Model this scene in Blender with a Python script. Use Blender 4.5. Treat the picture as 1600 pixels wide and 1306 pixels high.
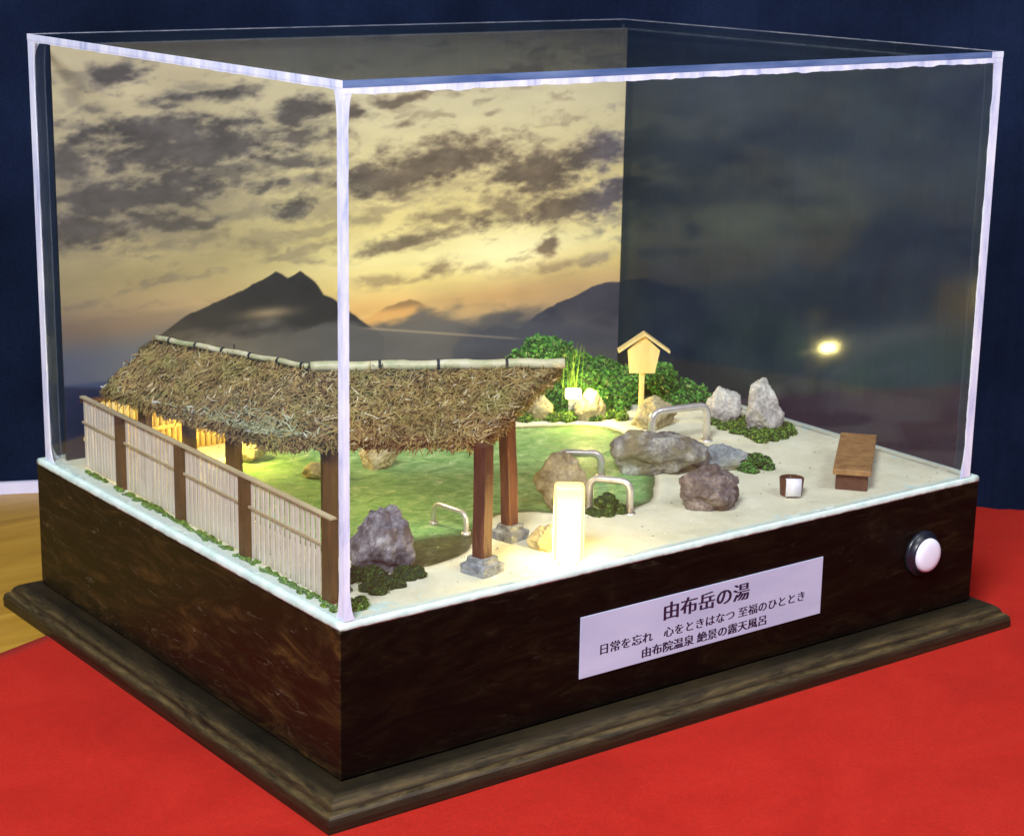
import bpy, bmesh, math, random
import numpy as np
from mathutils import Vector, Matrix, noise as mnoise
K = 0.01                                   # everything below is written in centimetres
R = math.radians
rnd = random.Random(7)
sc = bpy.context.scene
for o in list(bpy.data.objects):
    bpy.data.objects.remove(o)

# ------------------------------------------------------------------ camera, world, lamps, exposure
cam_d = bpy.data.cameras.new('camera'); cam = bpy.data.objects.new('camera', cam_d)
sc.collection.objects.link(cam); sc.camera = cam
cam.location = (-44.0667*K, -70.311*K, 31.0556*K)
cam.rotation_euler = (1.3164, -0.0175, -0.6436)
cam_d.sensor_width = 36; cam_d.lens = 36*3076.146/1600
cam_d.clip_start = 0.02; cam_d.clip_end = 50
cam_d.dof.use_dof = True; cam_d.dof.focus_distance = 0.98; cam_d.dof.aperture_fstop = 32

w = bpy.data.worlds.new('World'); sc.world = w; w.use_nodes = True
w.node_tree.nodes['Background'].inputs[0].default_value = (0.55, 0.6, 1.0, 1)
w.node_tree.nodes['Background'].inputs[1].default_value = 0.16

def area(name, loc, target, size, power, col):
    l = bpy.data.lights.new(name, 'AREA'); l.shape = 'DISK'; l.size = size; l.energy = power; l.color = col
    o = bpy.data.objects.new(name, l); sc.collection.objects.link(o); o.location = loc
    o.rotation_euler = (Vector(target)-Vector(loc)).to_track_quat('-Z', 'Y').to_euler()
area('ceiling_lamp', (-1.15, -0.95, 1.55), (0.18, 0.12, 0.05), 0.6, 78, (0.92, 0.94, 1.0))
area('ceiling_lamp_front', (0.55, -1.5, 1.9), (0.2, 0.15, 0.0), 0.9, 25, (0.92, 0.94, 1.0))
def bulb_light(name, loc, power, col, r):
    l = bpy.data.lights.new(name, 'POINT'); l.energy = power; l.color = col; l.shadow_soft_size = r*K
    o = bpy.data.objects.new(name, l); sc.collection.objects.link(o); o.location = Vector(loc)*K
bulb_light('pavilion_light', (8.6, 25.2, 2.6), 0.24, (1.0, 0.70, 0.16), 0.3)
bulb_light('eave_light', (10.5, 13.2, 6.0), 0.17, (1.0, 0.86, 0.50), 0.3)
bulb_light('garden_light', (31.4, 21.3, 2.3), 0.14, (1.0, 0.74, 0.22), 0.3)
vs = sc.view_settings
vs.view_transform = 'Standard'; vs.look = 'None'; vs.exposure = 0.0; vs.gamma = 1.0; vs.use_curve_mapping = False
sc.cycles.max_bounces = 10; sc.cycles.transparent_max_bounces = 40; sc.cycles.use_denoising = True
sc.cycles.sample_clamp_indirect = 6.0

# ------------------------------------------------------------------ helpers
def link(o): sc.collection.objects.link(o); return o
def tag(o, label=None, cat=None, group=None, kind=None):
    if label: o['label'] = label
    if cat: o['category'] = cat
    if group: o['group'] = group
    if kind: o['kind'] = kind
    return o
def thing(name, loc, label, cat, group=None):
    o = link(bpy.data.objects.new(name, None)); o.location = Vector(loc)*K; o.empty_display_size = 0.01
    return tag(o, label, cat, group)
def mesh(name, V, F, mat, smooth=False, cols=None):
    """V in cm"""
    me = bpy.data.meshes.new(name)
    V = np.asarray(V, float)*K
    me.from_pydata(V.tolist(), [], [list(f) for f in F]); me.update()
    if mat: me.materials.append(mat)
    if smooth: me.polygons.foreach_set('use_smooth', [True]*len(me.polygons))
    return me
def obj(name, V, F, mat, parent=None, smooth=False, origin=None):
    """world-space vertices in cm. With a parent the mesh keeps its own origin at `origin`."""
    V = np.asarray(V, float)
    o0 = np.array(origin if origin is not None else (V.min(0)+V.max(0))/2*np.array([1, 1, 0])+np.array([0, 0, V[:, 2].min()]))
    me = mesh(name, V-o0, F, mat, smooth)
    return put(name, me, o0, parent)
def put(name, me, loc, parent=None, rz=0.0):
    o = link(bpy.data.objects.new(name, me)); o.location = Vector(loc)*K; o.rotation_euler = (0, 0, rz)
    if parent:
        wl = Vector((0, 0, 0)); p = parent
        o.parent = parent
        o.matrix_parent_inverse = world(parent).inverted()
    return o
def world(o):
    m = o.matrix_basis.copy()
    if o.parent: m = world(o.parent) @ o.matrix_parent_inverse @ m
    return m
class MB:
    def __init__(s): s.V = []; s.F = []
    def add(s, V, F):
        n = len(s.V); s.V += [tuple(v) for v in V]; s.F += [tuple(i+n for i in f) for f in F]; return s
    def box(s, a, b, bev=0.0):
        x0, y0, z0 = a; x1, y1, z1 = b
        if bev <= 0:
            s.add([(x0,y0,z0),(x1,y0,z0),(x1,y1,z0),(x0,y1,z0),(x0,y0,z1),(x1,y0,z1),(x1,y1,z1),(x0,y1,z1)],
                  [(0,3,2,1),(4,5,6,7),(0,1,5,4),(1,2,6,5),(2,3,7,6),(3,0,4,7)])
        else:
            bm = bmesh.new(); bmesh.ops.create_cube(bm, size=1)
            for v in bm.verts:
                v.co = Vector((x0+(x1-x0)*(v.co.x+.5), y0+(y1-y0)*(v.co.y+.5), z0+(z1-z0)*(v.co.z+.5)))
            bmesh.ops.bevel(bm, geom=bm.edges[:], offset=bev, segments=2, affect='EDGES', profile=.5)
            bm.verts.index_update()
            s.add([v.co for v in bm.verts], [[v.index for v in f.verts] for f in bm.faces]); bm.free()
        return s
    def xf(s, m):
        s.V = [tuple(m @ Vector(v)) for v in s.V]; return s
    def obj(s, name, mat, parent=None, smooth=False, origin=None): return obj(name, s.V, s.F, mat, parent, smooth, origin)
def tube(path, r, n=10, mb=None, cap=True, radii=None):
    mb = mb or MB(); P = [Vector(p) for p in path]; V = []; F = []
    t0 = (P[1]-P[0]).normalized(); a = t0.orthogonal().normalized()
    for i, p in enumerate(P):
        t = ((P[min(i+1, len(P)-1)]-P[max(i-1, 0)])).normalized()
        a = (a-t*a.dot(t)).normalized(); b = t.cross(a)
        rr = radii[i] if radii else r
        for k in range(n):
            an = 2*math.pi*k/n; V.append(p+(a*math.cos(an)+b*math.sin(an))*rr)
    for i in range(len(P)-1):
        for k in range(n): F.append((i*n+k, i*n+(k+1) % n, (i+1)*n+(k+1) % n, (i+1)*n+k))
    if cap: F.append(tuple(range(n-1, -1, -1))); F.append(tuple((len(P)-1)*n+k for k in range(n)))
    return mb.add(V, F)
def fb(p, s=1.0, o=4):
    return mnoise.fractal(Vector(p)*s, 1.0, 2.0, o)

# ------------------------------------------------------------------ materials
def new_mat(name):
    m = bpy.data.materials.new(name); m.use_nodes = True
    nt = m.node_tree; b = nt.nodes['Principled BSDF']; return m, nt, b
def N(nt, t, **kw):
    n = nt.nodes.new(t)
    for k, v in kw.items(): setattr(n, k, v)
    return n
def pos(nt, scale=(1, 1, 1)):
    g = N(nt, 'ShaderNodeNewGeometry'); m = N(nt, 'ShaderNodeMapping')
    m.inputs['Scale'].default_value = tuple(100*s for s in scale)
    nt.links.new(g.outputs['Position'], m.inputs['Vector']); return m.outputs[0]
def noise_tex(nt, vec, scale, detail=6, rough=.55, dist=0.0):
    n = N(nt, 'ShaderNodeTexNoise'); n.inputs['Scale'].default_value = scale; n.inputs['Detail'].default_value = detail
    n.inputs['Roughness'].default_value = rough; n.inputs['Distortion'].default_value = dist
    nt.links.new(vec, n.inputs['Vector']); return n.outputs['Fac']
def ramp(nt, fac, stops, interp='LINEAR'):
    r = N(nt, 'ShaderNodeValToRGB'); r.color_ramp.interpolation = interp
    el = r.color_ramp.elements
    while len(el) < len(stops): el.new(0.5)
    for e, (p, c) in zip(el, stops): e.position = p; e.color = (*c, 1) if len(c) == 3 else c
    nt.links.new(fac, r.inputs[0]); return r.outputs[0]
def mixc(nt, fac, a, b, mode='MIX'):
    m = N(nt, 'ShaderNodeMix', data_type='RGBA', blend_type=mode)
    for sock, v in ((m.inputs[0], fac), (m.inputs[6], a), (m.inputs[7], b)):
        if hasattr(v, 'is_output') or hasattr(v, 'links'): nt.links.new(v, sock)
        else: sock.default_value = v if not isinstance(v, tuple) else (*v, 1)
    return m.outputs[2]
def bump(nt, b, h, strength=.3, dist=.05):
    n = N(nt, 'ShaderNodeBump'); n.inputs['Strength'].default_value = strength; n.inputs['Distance'].default_value = dist*K
    nt.links.new(h, n.inputs['Height']); nt.links.new(n.outputs[0], b.inputs['Normal']); return n
def simple(name, stops, scale=1.0, rough=.6, stretch=(1, 1, 1), bs=.25, bd=.05, detail=6, dist=0.0, spec=.5, metal=0, bscale=None, coat=0):
    m, nt, b = new_mat(name)
    v = pos(nt, stretch); f = noise_tex(nt, v, scale, detail, .6, dist)
    nt.links.new(ramp(nt, f, stops), b.inputs['Base Color'])
    b.inputs['Roughness'].default_value = rough; b.inputs['Specular IOR Level'].default_value = spec; b.inputs['Metallic'].default_value = metal
    b.inputs['Coat Weight'].default_value = coat; b.inputs['Coat Roughness'].default_value = .15
    if bs: bump(nt, b, noise_tex(nt, pos(nt, stretch), bscale or scale*2, 8, .65), bs, bd)
    return m
def island(name, stops, rough=.7, spec=.3, transl=0.0, var=0.0, patch=None):
    m, nt, b = new_mat(name)
    g = N(nt, 'ShaderNodeNewGeometry')
    c = ramp(nt, g.outputs['Random Per Island'], stops)
    if patch: c = mixc(nt, ramp(nt, noise_tex(nt, pos(nt), .4, 4, .6, .8), [(.50, (0, 0, 0)), (.68, (.5, .5, .5))]), c, patch)
    if var: c = mixc(nt, .6, c, ramp(nt, noise_tex(nt, pos(nt), var, 3), [(.3, (.55, .5, .4)), (.65, (1.25, 1.2, 1.1))]), 'MULTIPLY')
    nt.links.new(c, b.inputs['Base Color']); b.inputs['Roughness'].default_value = rough; b.inputs['Specular IOR Level'].default_value = spec
    if transl:
        t = N(nt, 'ShaderNodeBsdfTranslucent'); nt.links.new(c, t.inputs[0]); mx = N(nt, 'ShaderNodeMixShader'); mx.inputs[0].default_value = transl
        nt.links.new(b.outputs[0], mx.inputs[1]); nt.links.new(t.outputs[0], mx.inputs[2]); nt.links.new(mx.outputs[0], nt.nodes['Material Output'].inputs[0])
    return m

def glass_mat(name, film, rough=.05, refl=1.0):
    m, nt, b = new_mat(name); nt.nodes.remove(b)
    g = N(nt, 'ShaderNodeNewGeometry')
    mm = N(nt, 'ShaderNodeMapRange'); mm.inputs[3].default_value = 1.49; mm.inputs[4].default_value = 1/1.49
    nt.links.new(g.outputs['Backfacing'], mm.inputs[0])
    fr = N(nt, 'ShaderNodeFresnel'); nt.links.new(mm.outputs[0], fr.inputs[0])
    tr = N(nt, 'ShaderNodeBsdfTransparent'); tr.inputs[0].default_value = (.99, .995, .995, 1)
    gl = N(nt, 'ShaderNodeBsdfGlossy'); gl.inputs['Roughness'].default_value = rough; gl.inputs[0].default_value = (.60*refl, .66*refl, .70*refl, 1)
    mx = N(nt, 'ShaderNodeMixShader'); nt.links.new(fr.outputs[0], mx.inputs[0]); nt.links.new(tr.outputs[0], mx.inputs[1]); nt.links.new(gl.outputs[0], mx.inputs[2])
    df = N(nt, 'ShaderNodeBsdfDiffuse'); df.inputs[0].default_value = (.52, .72, .66, 1)          # dust and wiped smears; green tint paints in the right pane's murky reflection
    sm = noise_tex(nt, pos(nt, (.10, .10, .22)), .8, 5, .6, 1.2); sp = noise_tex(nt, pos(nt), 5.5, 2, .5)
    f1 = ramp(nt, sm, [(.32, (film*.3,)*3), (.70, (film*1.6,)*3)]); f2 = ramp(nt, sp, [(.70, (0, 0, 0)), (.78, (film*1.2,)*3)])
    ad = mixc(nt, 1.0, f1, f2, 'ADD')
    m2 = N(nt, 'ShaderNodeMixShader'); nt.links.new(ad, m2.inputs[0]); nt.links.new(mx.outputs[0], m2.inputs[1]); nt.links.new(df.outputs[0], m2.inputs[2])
    nt.links.new(m2.outputs[0], nt.nodes['Material Output'].inputs[0]); return m
def emit_mat(name, col, s):
    m, nt, b = new_mat(name); b.inputs['Base Color'].default_value = (.9, .85, .7, 1)
    b.inputs['Emission Color'].default_value = (*col, 1); b.inputs['Emission Strength'].default_value = s; return m
def stained_wood(name, dark, mid, brown, light, figure, scr, spec=.25):
    m, nt, b = new_mat(name)
    v = pos(nt, (.22, .22, .8))
    f = noise_tex(nt, v, .8, 10, .66, 2.2)
    base = ramp(nt, f, [(.30, dark), (.47, mid), (.58, brown), (.72, light)])
    big = noise_tex(nt, pos(nt, (.16, .16, .26)), .8, 4, .55, .8)
    base = mixc(nt, ramp(nt, big, [(.40, (0, 0, 0)), (.62, (1, 1, 1))]), mixc(nt, figure, base, dark), base)
    s = noise_tex(nt, pos(nt, (.28, .28, 1.5)), 1.3, 12, .82, 1.2)          # rubbed scratches
    sm = ramp(nt, s, [(.58, (0, 0, 0)), (.67, (scr, scr, scr))])
    base = mixc(nt, sm, base, (.17, .14, .085))
    nt.links.new(base, b.inputs['Base Color'])
    rr = ramp(nt, f, [(.3, (.34, .34, .34)), (.7, (.55, .55, .55))]); nt.links.new(rr, b.inputs['Roughness'])
    b.inputs['Specular IOR Level'].default_value = spec
    bump(nt, b, noise_tex(nt, pos(nt, (.3, .3, 3)), 2.5, 8, .7, .5), .35, .04)
    return m

M = {}
M['glass'] = glass_mat('clear_acrylic', .006)
M['glass_smeared'] = glass_mat('smeared_acrylic', .013, .10, .75)  # right pane: heavier film paints in its murky grey-green reflection
M['edge'] = simple('frosted_acrylic_edge', [(.28, (.36, .42, .66)), (.42, (.66, .70, .90)), (.55, (.80, .83, .97)), (.7, (.92, .94, 1.0))], 2.2, .3, stretch=(.6, .6, .16), bs=.35, bd=.03, bscale=3)
M['edge_clear'] = simple('clear_plate_edge', [(.35, (.05, .10, .26)), (.7, (.20, .28, .48))], .5, .2, stretch=(.3, .3, 2), bs=.05)
M['edge_thin'] = simple('thin_plate_edge', [(.4, (.25, .27, .35)), (.7, (.6, .6, .68))], .8, .35, bs=0)
M['wood'] = stained_wood('dark_stained_wood', (.002, .0016, .0012), (.0045, .003, .0016), (.009, .005, .002), (.022, .014, .006), .6, .12, .10)  # front and back copy, darkened for the weaker light on the front
M['wood_side'] = stained_wood('dark_figured_wood', (.004, .0034, .0016), (.011, .0078, .003), (.038, .021, .0055), (.12, .06, .014), .6, .75)  # side copy: real figure and scratches, plus the brown sheen painted in
def plinth_wood():
    m, nt, b = new_mat('worn_plinth_wood')
    f = noise_tex(nt, pos(nt, (.07, .07, 4.0)), 1.0, 9, .65, .3); g2 = noise_tex(nt, pos(nt, (.5, .5, 5)), 1.0, 8, .7, .3)
    base = ramp(nt, f, [(.32, (.004, .0035, .0022)), (.50, (.012, .009, .005)), (.66, (.032, .022, .010))])
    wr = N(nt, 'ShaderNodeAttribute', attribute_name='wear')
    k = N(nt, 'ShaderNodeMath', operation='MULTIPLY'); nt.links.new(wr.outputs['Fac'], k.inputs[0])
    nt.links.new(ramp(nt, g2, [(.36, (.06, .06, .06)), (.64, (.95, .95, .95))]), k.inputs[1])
    base = mixc(nt, k.outputs[0], base, (.17, .12, .045))  # tan edges: worn wood and the moulding's highlight, both painted in
    nt.links.new(base, b.inputs['Base Color']); b.inputs['Roughness'].default_value = .42; b.inputs['Specular IOR Level'].default_value = .35
    bump(nt, b, noise_tex(nt, pos(nt, (.15, .15, 5)), 1.6, 8, .7, .3), .3, .03); return m
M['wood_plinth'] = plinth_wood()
m, nt, b = new_mat('mint_white_paint')
c = ramp(nt, noise_tex(nt, pos(nt), .7, 8, .65), [(.3, (.46, .62, .55)), (.55, (.64, .78, .71)), (.75, (.76, .84, .78))])
sx = N(nt, 'ShaderNodeSeparateXYZ'); nt.links.new(pos(nt), sx.inputs[0])
mr = N(nt, 'ShaderNodeMapRange'); mr.inputs[1].default_value = -.22; mr.inputs[2].default_value = -.40; nt.links.new(sx.outputs[2], mr.inputs[0])
k = N(nt, 'ShaderNodeMath', operation='MULTIPLY'); nt.links.new(mr.outputs[0], k.inputs[0]); nt.links.new(ramp(nt, noise_tex(nt, pos(nt), 1.1, 8, .7), [(.40, (0, 0, 0)), (.60, (1, 1, 1))]), k.inputs[1])
nt.links.new(mixc(nt, k.outputs[0], c, (.07, .045, .02)), b.inputs['Base Color']); b.inputs['Roughness'].default_value = .5
bump(nt, b, noise_tex(nt, pos(nt), 2, 8, .7), .3, .05); M['mint'] = m
M['plate'] = simple('brushed_plate', [(.3, (.42, .44, .60)), (.7, (.55, .57, .73))], .35, .45, (.3, 1, 1), bs=.06, bd=.02, bscale=4)
M['ink'] = simple('dark_ink', [(.3, (.012, .006, .025)), (.7, (.03, .015, .05))], 2, .5, bs=0)
M['black'] = simple('black_plastic', [(.3, (.006, .007, .012)), (.7, (.014, .016, .026))], 2, .32, bs=.05)
M['white'] = simple('white_plastic', [(.3, (.78, .78, .90)), (.7, (.84, .84, .96))], .8, .35, bs=0)
M['post'] = simple('reddish_wood', [(.3, (.045, .015, .007)), (.55, (.10, .036, .014)), (.75, (.18, .075, .03))], 3.5, .6, (1, 1, .12), bs=.5, bd=.08)
M['slat'] = simple('pale_slat_wood', [(.3, (.62, .56, .46)), (.7, (.80, .75, .65))], 3, .6, (1, 1, .2), bs=.2)
M['rail'] = simple('pale_rail_wood', [(.3, (.42, .34, .20)), (.7, (.58, .49, .31))], 2.5, .6, (1, .2, 1), bs=.2)
M['bamboo'] = simple('golden_bamboo', [(.3, (.55, .38, .10)), (.7, (.75, .57, .20))], 2.0, .45, (1, 1, .15), bs=.15)
M['ridge'] = simple('ridge_bamboo', [(.3, (.32, .38, .18)), (.5, (.62, .58, .36)), (.7, (.78, .76, .62))], 1.0, .45, (.6, .6, 1), bs=.15)
M['cord'] = simple('dark_cord', [(.3, (.008, .010, .018)), (.7, (.02, .022, .035))], 3, .7, bs=.2)
M['concrete'] = simple('grey_footing', [(.3, (.10, .12, .13)), (.5, (.24, .27, .28)), (.7, (.44, .46, .44))], 2.4, .85, bs=.9, bd=.12)
M['metal'] = simple('brushed_steel', [(.3, (.60, .56, .50)), (.7, (.80, .77, .72))], 1.2, .28, metal=.6, bs=.05)
M['signwood'] = simple('yellow_wood', [(.3, (.74, .52, .17)), (.7, (.86, .66, .28))], 1.6, .6, (1, 1, .2), bs=.15)
M['bench'] = simple('brown_bench_wood', [(.3, (.20, .105, .035)), (.7, (.38, .23, .085))], 2.5, .6, (.6, .6, 1), bs=.35)
M['benchleg'] = simple('dark_bench_wood', [(.3, (.06, .025, .010)), (.7, (.13, .055, .02))], 2.5, .65, bs=.3)
M['towel'] = simple('white_towel', [(.3, (.74, .74, .84)), (.7, (.86, .86, .92))], 3, .9, bs=.5, bscale=9)
M['thatch'] = simple('thatch_core', [(.3, (.045, .030, .014)), (.7, (.17, .12, .05))], 3, .9, bs=.9, bd=.2)
M['straw'] = island('straw_clippings', [(0, (.06, .036, .016)), (.15, (.20, .12, .05)), (.35, (.34, .23, .09)), (.55, (.29, .24, .08)), (.72, (.43, .32, .13)), (.86, (.15, .08, .035)), (.95, (.52, .45, .25)), (1, (.66, .60, .44))], .75, .25, 0, .8, (.23, .24, .07))
M['straw_pale'] = island('pale_straw', [(0, (.22, .24, .12)), (.5, (.34, .35, .19)), (.9, (.46, .46, .30)), (1, (.66, .65, .66))], .75, .25)
M['leaf'] = island('green_foliage', [(0, (.026, .13, .02)), (.4, (.065, .26, .04)), (.75, (.14, .40, .07)), (.93, (.16, .38, .08)), (1, (.34, .40, .14))], .7, .25, .15, .7)
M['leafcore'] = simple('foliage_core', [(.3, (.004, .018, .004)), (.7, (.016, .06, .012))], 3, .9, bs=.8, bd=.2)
M['moss'] = island('dark_moss', [(0, (.018, .042, .008)), (.5, (.045, .10, .017)), (1, (.11, .18, .035))], .8, .2, .1)
M['moss_bright'] = island('bright_moss', [(0, (.05, .16, .022)), (.5, (.13, .31, .045)), (1, (.32, .50, .10))], .8, .2, .1, .9)
def rockmat(name, cols, moss=None):
    m, nt, b = new_mat(name)
    f = noise_tex(nt, pos(nt), .9, 9, .7, .4)
    c = ramp(nt, f, [(.30, cols[0]), (.46, cols[1]), (.58, cols[2]), (.72, cols[3])])
    sp = ramp(nt, noise_tex(nt, pos(nt), 6, 6, .75), [(.38, (.55, .55, .55)), (.65, (1.3, 1.3, 1.3))])
    c = mixc(nt, .75, c, sp, 'MULTIPLY')
    if moss:
        c = mixc(nt, ramp(nt, noise_tex(nt, pos(nt), .55, 5, .6), [(.45, (0, 0, 0)), (.62, (.8, .8, .8))]), c, moss)
    nt.links.new(c, b.inputs['Base Color']); b.inputs['Roughness'].default_value = .72
    bump(nt, b, noise_tex(nt, pos(nt), 2.2, 10, .75), 1.0, .2); return m
M['rk_grey'] = rockmat('grey_pink_rock', [(.20, .19, .18), (.50, .48, .44), (.72, .70, .64), (.85, .82, .76)])
M['rk_big'] = rockmat('mossy_grey_rock', [(.04, .04, .04), (.22, .22, .21), (.46, .47, .43), (.72, .72, .64)], (.23, .20, .08))
M['rk_blue'] = rockmat('blue_grey_rock', [(.12, .14, .15), (.26, .31, .33), (.42, .47, .47), (.56, .58, .52)], (.30, .29, .14))
M['rk_dark'] = rockmat('purple_brown_rock', [(.04, .032, .03), (.14, .115, .105), (.27, .23, .21), (.46, .41, .38)])
M['rk_front'] = rockmat('purple_white_rock', [(.05, .045, .05), (.17, .155, .17), (.36, .34, .36), (.82, .80, .83)])
M['rk_moss'] = rockmat('brown_moss_rock', [(.10, .08, .04), (.24, .20, .11), (.40, .35, .22), (.56, .50, .36)], (.22, .19, .06))
M['rk_yellow'] = rockmat('pale_yellow_rock', [(.26, .21, .09), (.44, .38, .20), (.56, .50, .30), (.70, .65, .46)])

# ------------------------------------------------------------------ wall, table, cloth
ZT = -9.15
def catmull(P, n=14):
    P = [Vector((*p, 0)) for p in P]; out = []
    for i in range(1, len(P)-2):
        a, b, c, d = P[i-1:i+3]
        for k in range(n):
            t = k/n; out.append(.5*((2*b)+(c-a)*t+(2*a-5*b+4*c-d)*t*t+(3*b-a-3*c+d)*t**3))
    return out+[P[-2]]
CURT = catmull([(-200, 145), (-130, 115), (-60, 85), (-20, 67.8), (6.97, 56.17), (26, 48), (42, 41.5), (51, 35.5), (56.5, 25), (61.6, 15.4), (67, 10.6), (90, -7), (140, -45), (200, -95)])
def curtain_strip(z0, z1, off, thick, pts, amp):
    V = []; F = []; n = len(pts)
    for k, p in enumerate(pts):
        t = (pts[min(k+1, n-1)]-pts[max(k-1, 0)]).normalized(); nr = Vector((t.y, -t.x, 0))
        if nr.dot(Vector((-44, -70, 0))-p) < 0: nr = -nr
        for z, o_ in ((z0, off+thick), (z1, off+thick), (z1, off), (z0, off)):
            q = p+nr*(o_+amp*math.sin(k*1.1)*(1 if z > 0 else .4)); V.append((q.x, q.y, z))
    for k in range(n-1):
        for c in range(4): F.append((k*4+c, (k+1)*4+c, (k+1)*4+(c+1) % 4, k*4+(c+1) % 4))
    F += [(0, 1, 2, 3), ((n-1)*4+3, (n-1)*4+2, (n-1)*4+1, (n-1)*4)]
    return V, F
m, nt, b = new_mat('navy_cloth')
c1 = ramp(nt, noise_tex(nt, pos(nt), .06, 5, .6), [(.32, (.0022, .0044, .013)), (.5, (.0048, .0095, .027)), (.68, (.009, .016, .044))])
nt.links.new(mixc(nt, .35, c1, ramp(nt, noise_tex(nt, pos(nt), 9, 3), [(.3, (.25, .25, .25)), (.7, (1.8, 1.8, 1.8))]), 'MULTIPLY'), b.inputs['Base Color'])
b.inputs['Roughness'].default_value = .9; b.inputs['Specular IOR Level'].default_value = .05
bump(nt, b, noise_tex(nt, pos(nt), 12, 2), .2, .05); M['navy'] = m
V, F = curtain_strip(ZT-.3, 170, -1, 1, CURT, .25); tag(obj('wall', V, F, M['navy'], smooth=False), kind='structure')
m = simple('pale_lavender_rail', [(.3, (.62, .60, .80)), (.7, (.74, .72, .88))], .3, .5, bs=.05)
V, F = curtain_strip(ZT, ZT+.82, .35, .4, [p for p in CURT if -4 < p.x < 36], 0); tag(obj('skirting_rail', V, F, m), kind='structure')
m, nt, b = new_mat('oak_table')
rot = N(nt, 'ShaderNodeMapping'); rot.inputs['Rotation'].default_value = (0, 0, R(37)); rot.inputs['Scale'].default_value = (6, 60, 60)
g = N(nt, 'ShaderNodeNewGeometry'); nt.links.new(g.outputs['Position'], rot.inputs[0])
f = noise_tex(nt, rot.outputs[0], 1.0, 8, .6, .6)
nt.links.new(ramp(nt, f, [(.3, (.33, .17, .018)), (.55, (.45, .25, .03)), (.75, (.54, .33, .05))]), b.inputs['Base Color'])
b.inputs['Roughness'].default_value = .4; M['oak'] = m
mb = MB(); q = [(-16, 80, ZT-.02), (110, 26, ZT-.02), (70, -75, ZT-.02), (-62, -20, ZT-.02)]
V = q+[(x, y, z-3) for x, y, z in q]
mb.add(V, [(3,2,1,0),(4,5,6,7),(1,5,4,0),(2,6,5,1),(3,7,6,2),(0,4,7,3)])
t = mb.obj('table_top', M['oak']); tag(t, kind='structure')
# felt cloth: left edge runs diagonally under the base
m, nt, b = new_mat('red_felt')
f = noise_tex(nt, pos(nt), .16, 8, .7, .6)
c = ramp(nt, f, [(.3, (.37, .009, .004)), (.5, (.43, .012, .005)), (.7, (.48, .017, .008))])
c = mixc(nt, .5, c, ramp(nt, noise_tex(nt, pos(nt), 7, 6, .8), [(.3, (.55, .45, .45)), (.7, (1.35, 1.35, 1.35))]), 'MULTIPLY')
lint = ramp(nt, noise_tex(nt, pos(nt), 3.2, 12, .85, 2.5), [(.70, (0, 0, 0)), (.77, (.4, .4, .4))])
c = mixc(nt, lint, c, (.55, .14, .10))
nt.links.new(c, b.inputs['Base Color']); b.inputs['Roughness'].default_value = .95; b.inputs['Specular IOR Level'].default_value = .05
b.inputs['Sheen Weight'].default_value = .08; b.inputs['Sheen Tint'].default_value = (1, .35, .3, 1)
bump(nt, b, noise_tex(nt, pos(nt), 6, 8, .8), .8, .1); M['felt'] = m
e0 = Vector((-5.21, 27.14, 0)); ed = (Vector((-2.01, 28.27, 0))-e0).normalized(); en = Vector((ed.y, -ed.x, 0))
V = []; F = []; nx, ny = 90, 90
for j in range(ny+1):
    for i in range(nx+1):
        s = -34+i/nx*110; tt = j/ny*95
        p = e0+ed*s+en*tt
        dd = max(-2.1-p.x, p.x-44.7, -1.9-p.y, p.y-34.4, 0)
        k = min(1, max(0, dd-1.0)/6)
        z = ZT+.06+k*(.07*fb((p.x*.06, p.y*.06, 3))+.05*abs(fb((p.x*.03+9, p.y*.08, 5), 1, 2)))
        V.append((p.x, p.y, z))
for j in range(ny):
    for i in range(nx): F.append((j*(nx+1)+i, (j+1)*(nx+1)+i, (j+1)*(nx+1)+i+1, j*(nx+1)+i+1))
edge = [i for i in range(nx+1)]; n0 = len(V)
for i in edge: V.append((V[i][0], V[i][1], ZT))
for i in range(nx): F.append((i, i+1, n0+i+1, n0+i))
tag(obj('red_cloth', V, F, M['felt'], smooth=True), 'red felt cloth spread over the oak table under the display base', 'cloth')

# ------------------------------------------------------------------ display base
D_, H_, W_ = 31.86, 23.9, 42.0
X0, X1, Y0, Y1 = -.263, 42.787, -.0725, 32.59
base = thing('wooden_pedestal', (21, 16, ZT), 'dark stained wooden display base with moulded plinth, nameplate and push button', 'pedestal')
t_ = 1.2
for nm, a, b_ in (('side_board', (X0, Y0+.01, -7.55), (X0+t_, Y1-.01, -.385)), ('side_board', (X1-t_, Y0+.01, -7.55), (X1, Y1-.01, -.385)),
                  ('front_board', (X0+.015, Y0, -7.55), (X1-.015, Y0+t_, -.39)), ('back_board', (X0+.015, Y1-t_, -7.55), (X1-.015, Y1, -.39))):
    MB().box(a, b_, .06).obj(nm, M['wood_side'] if nm == 'side_board' else M['wood'], base)
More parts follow.
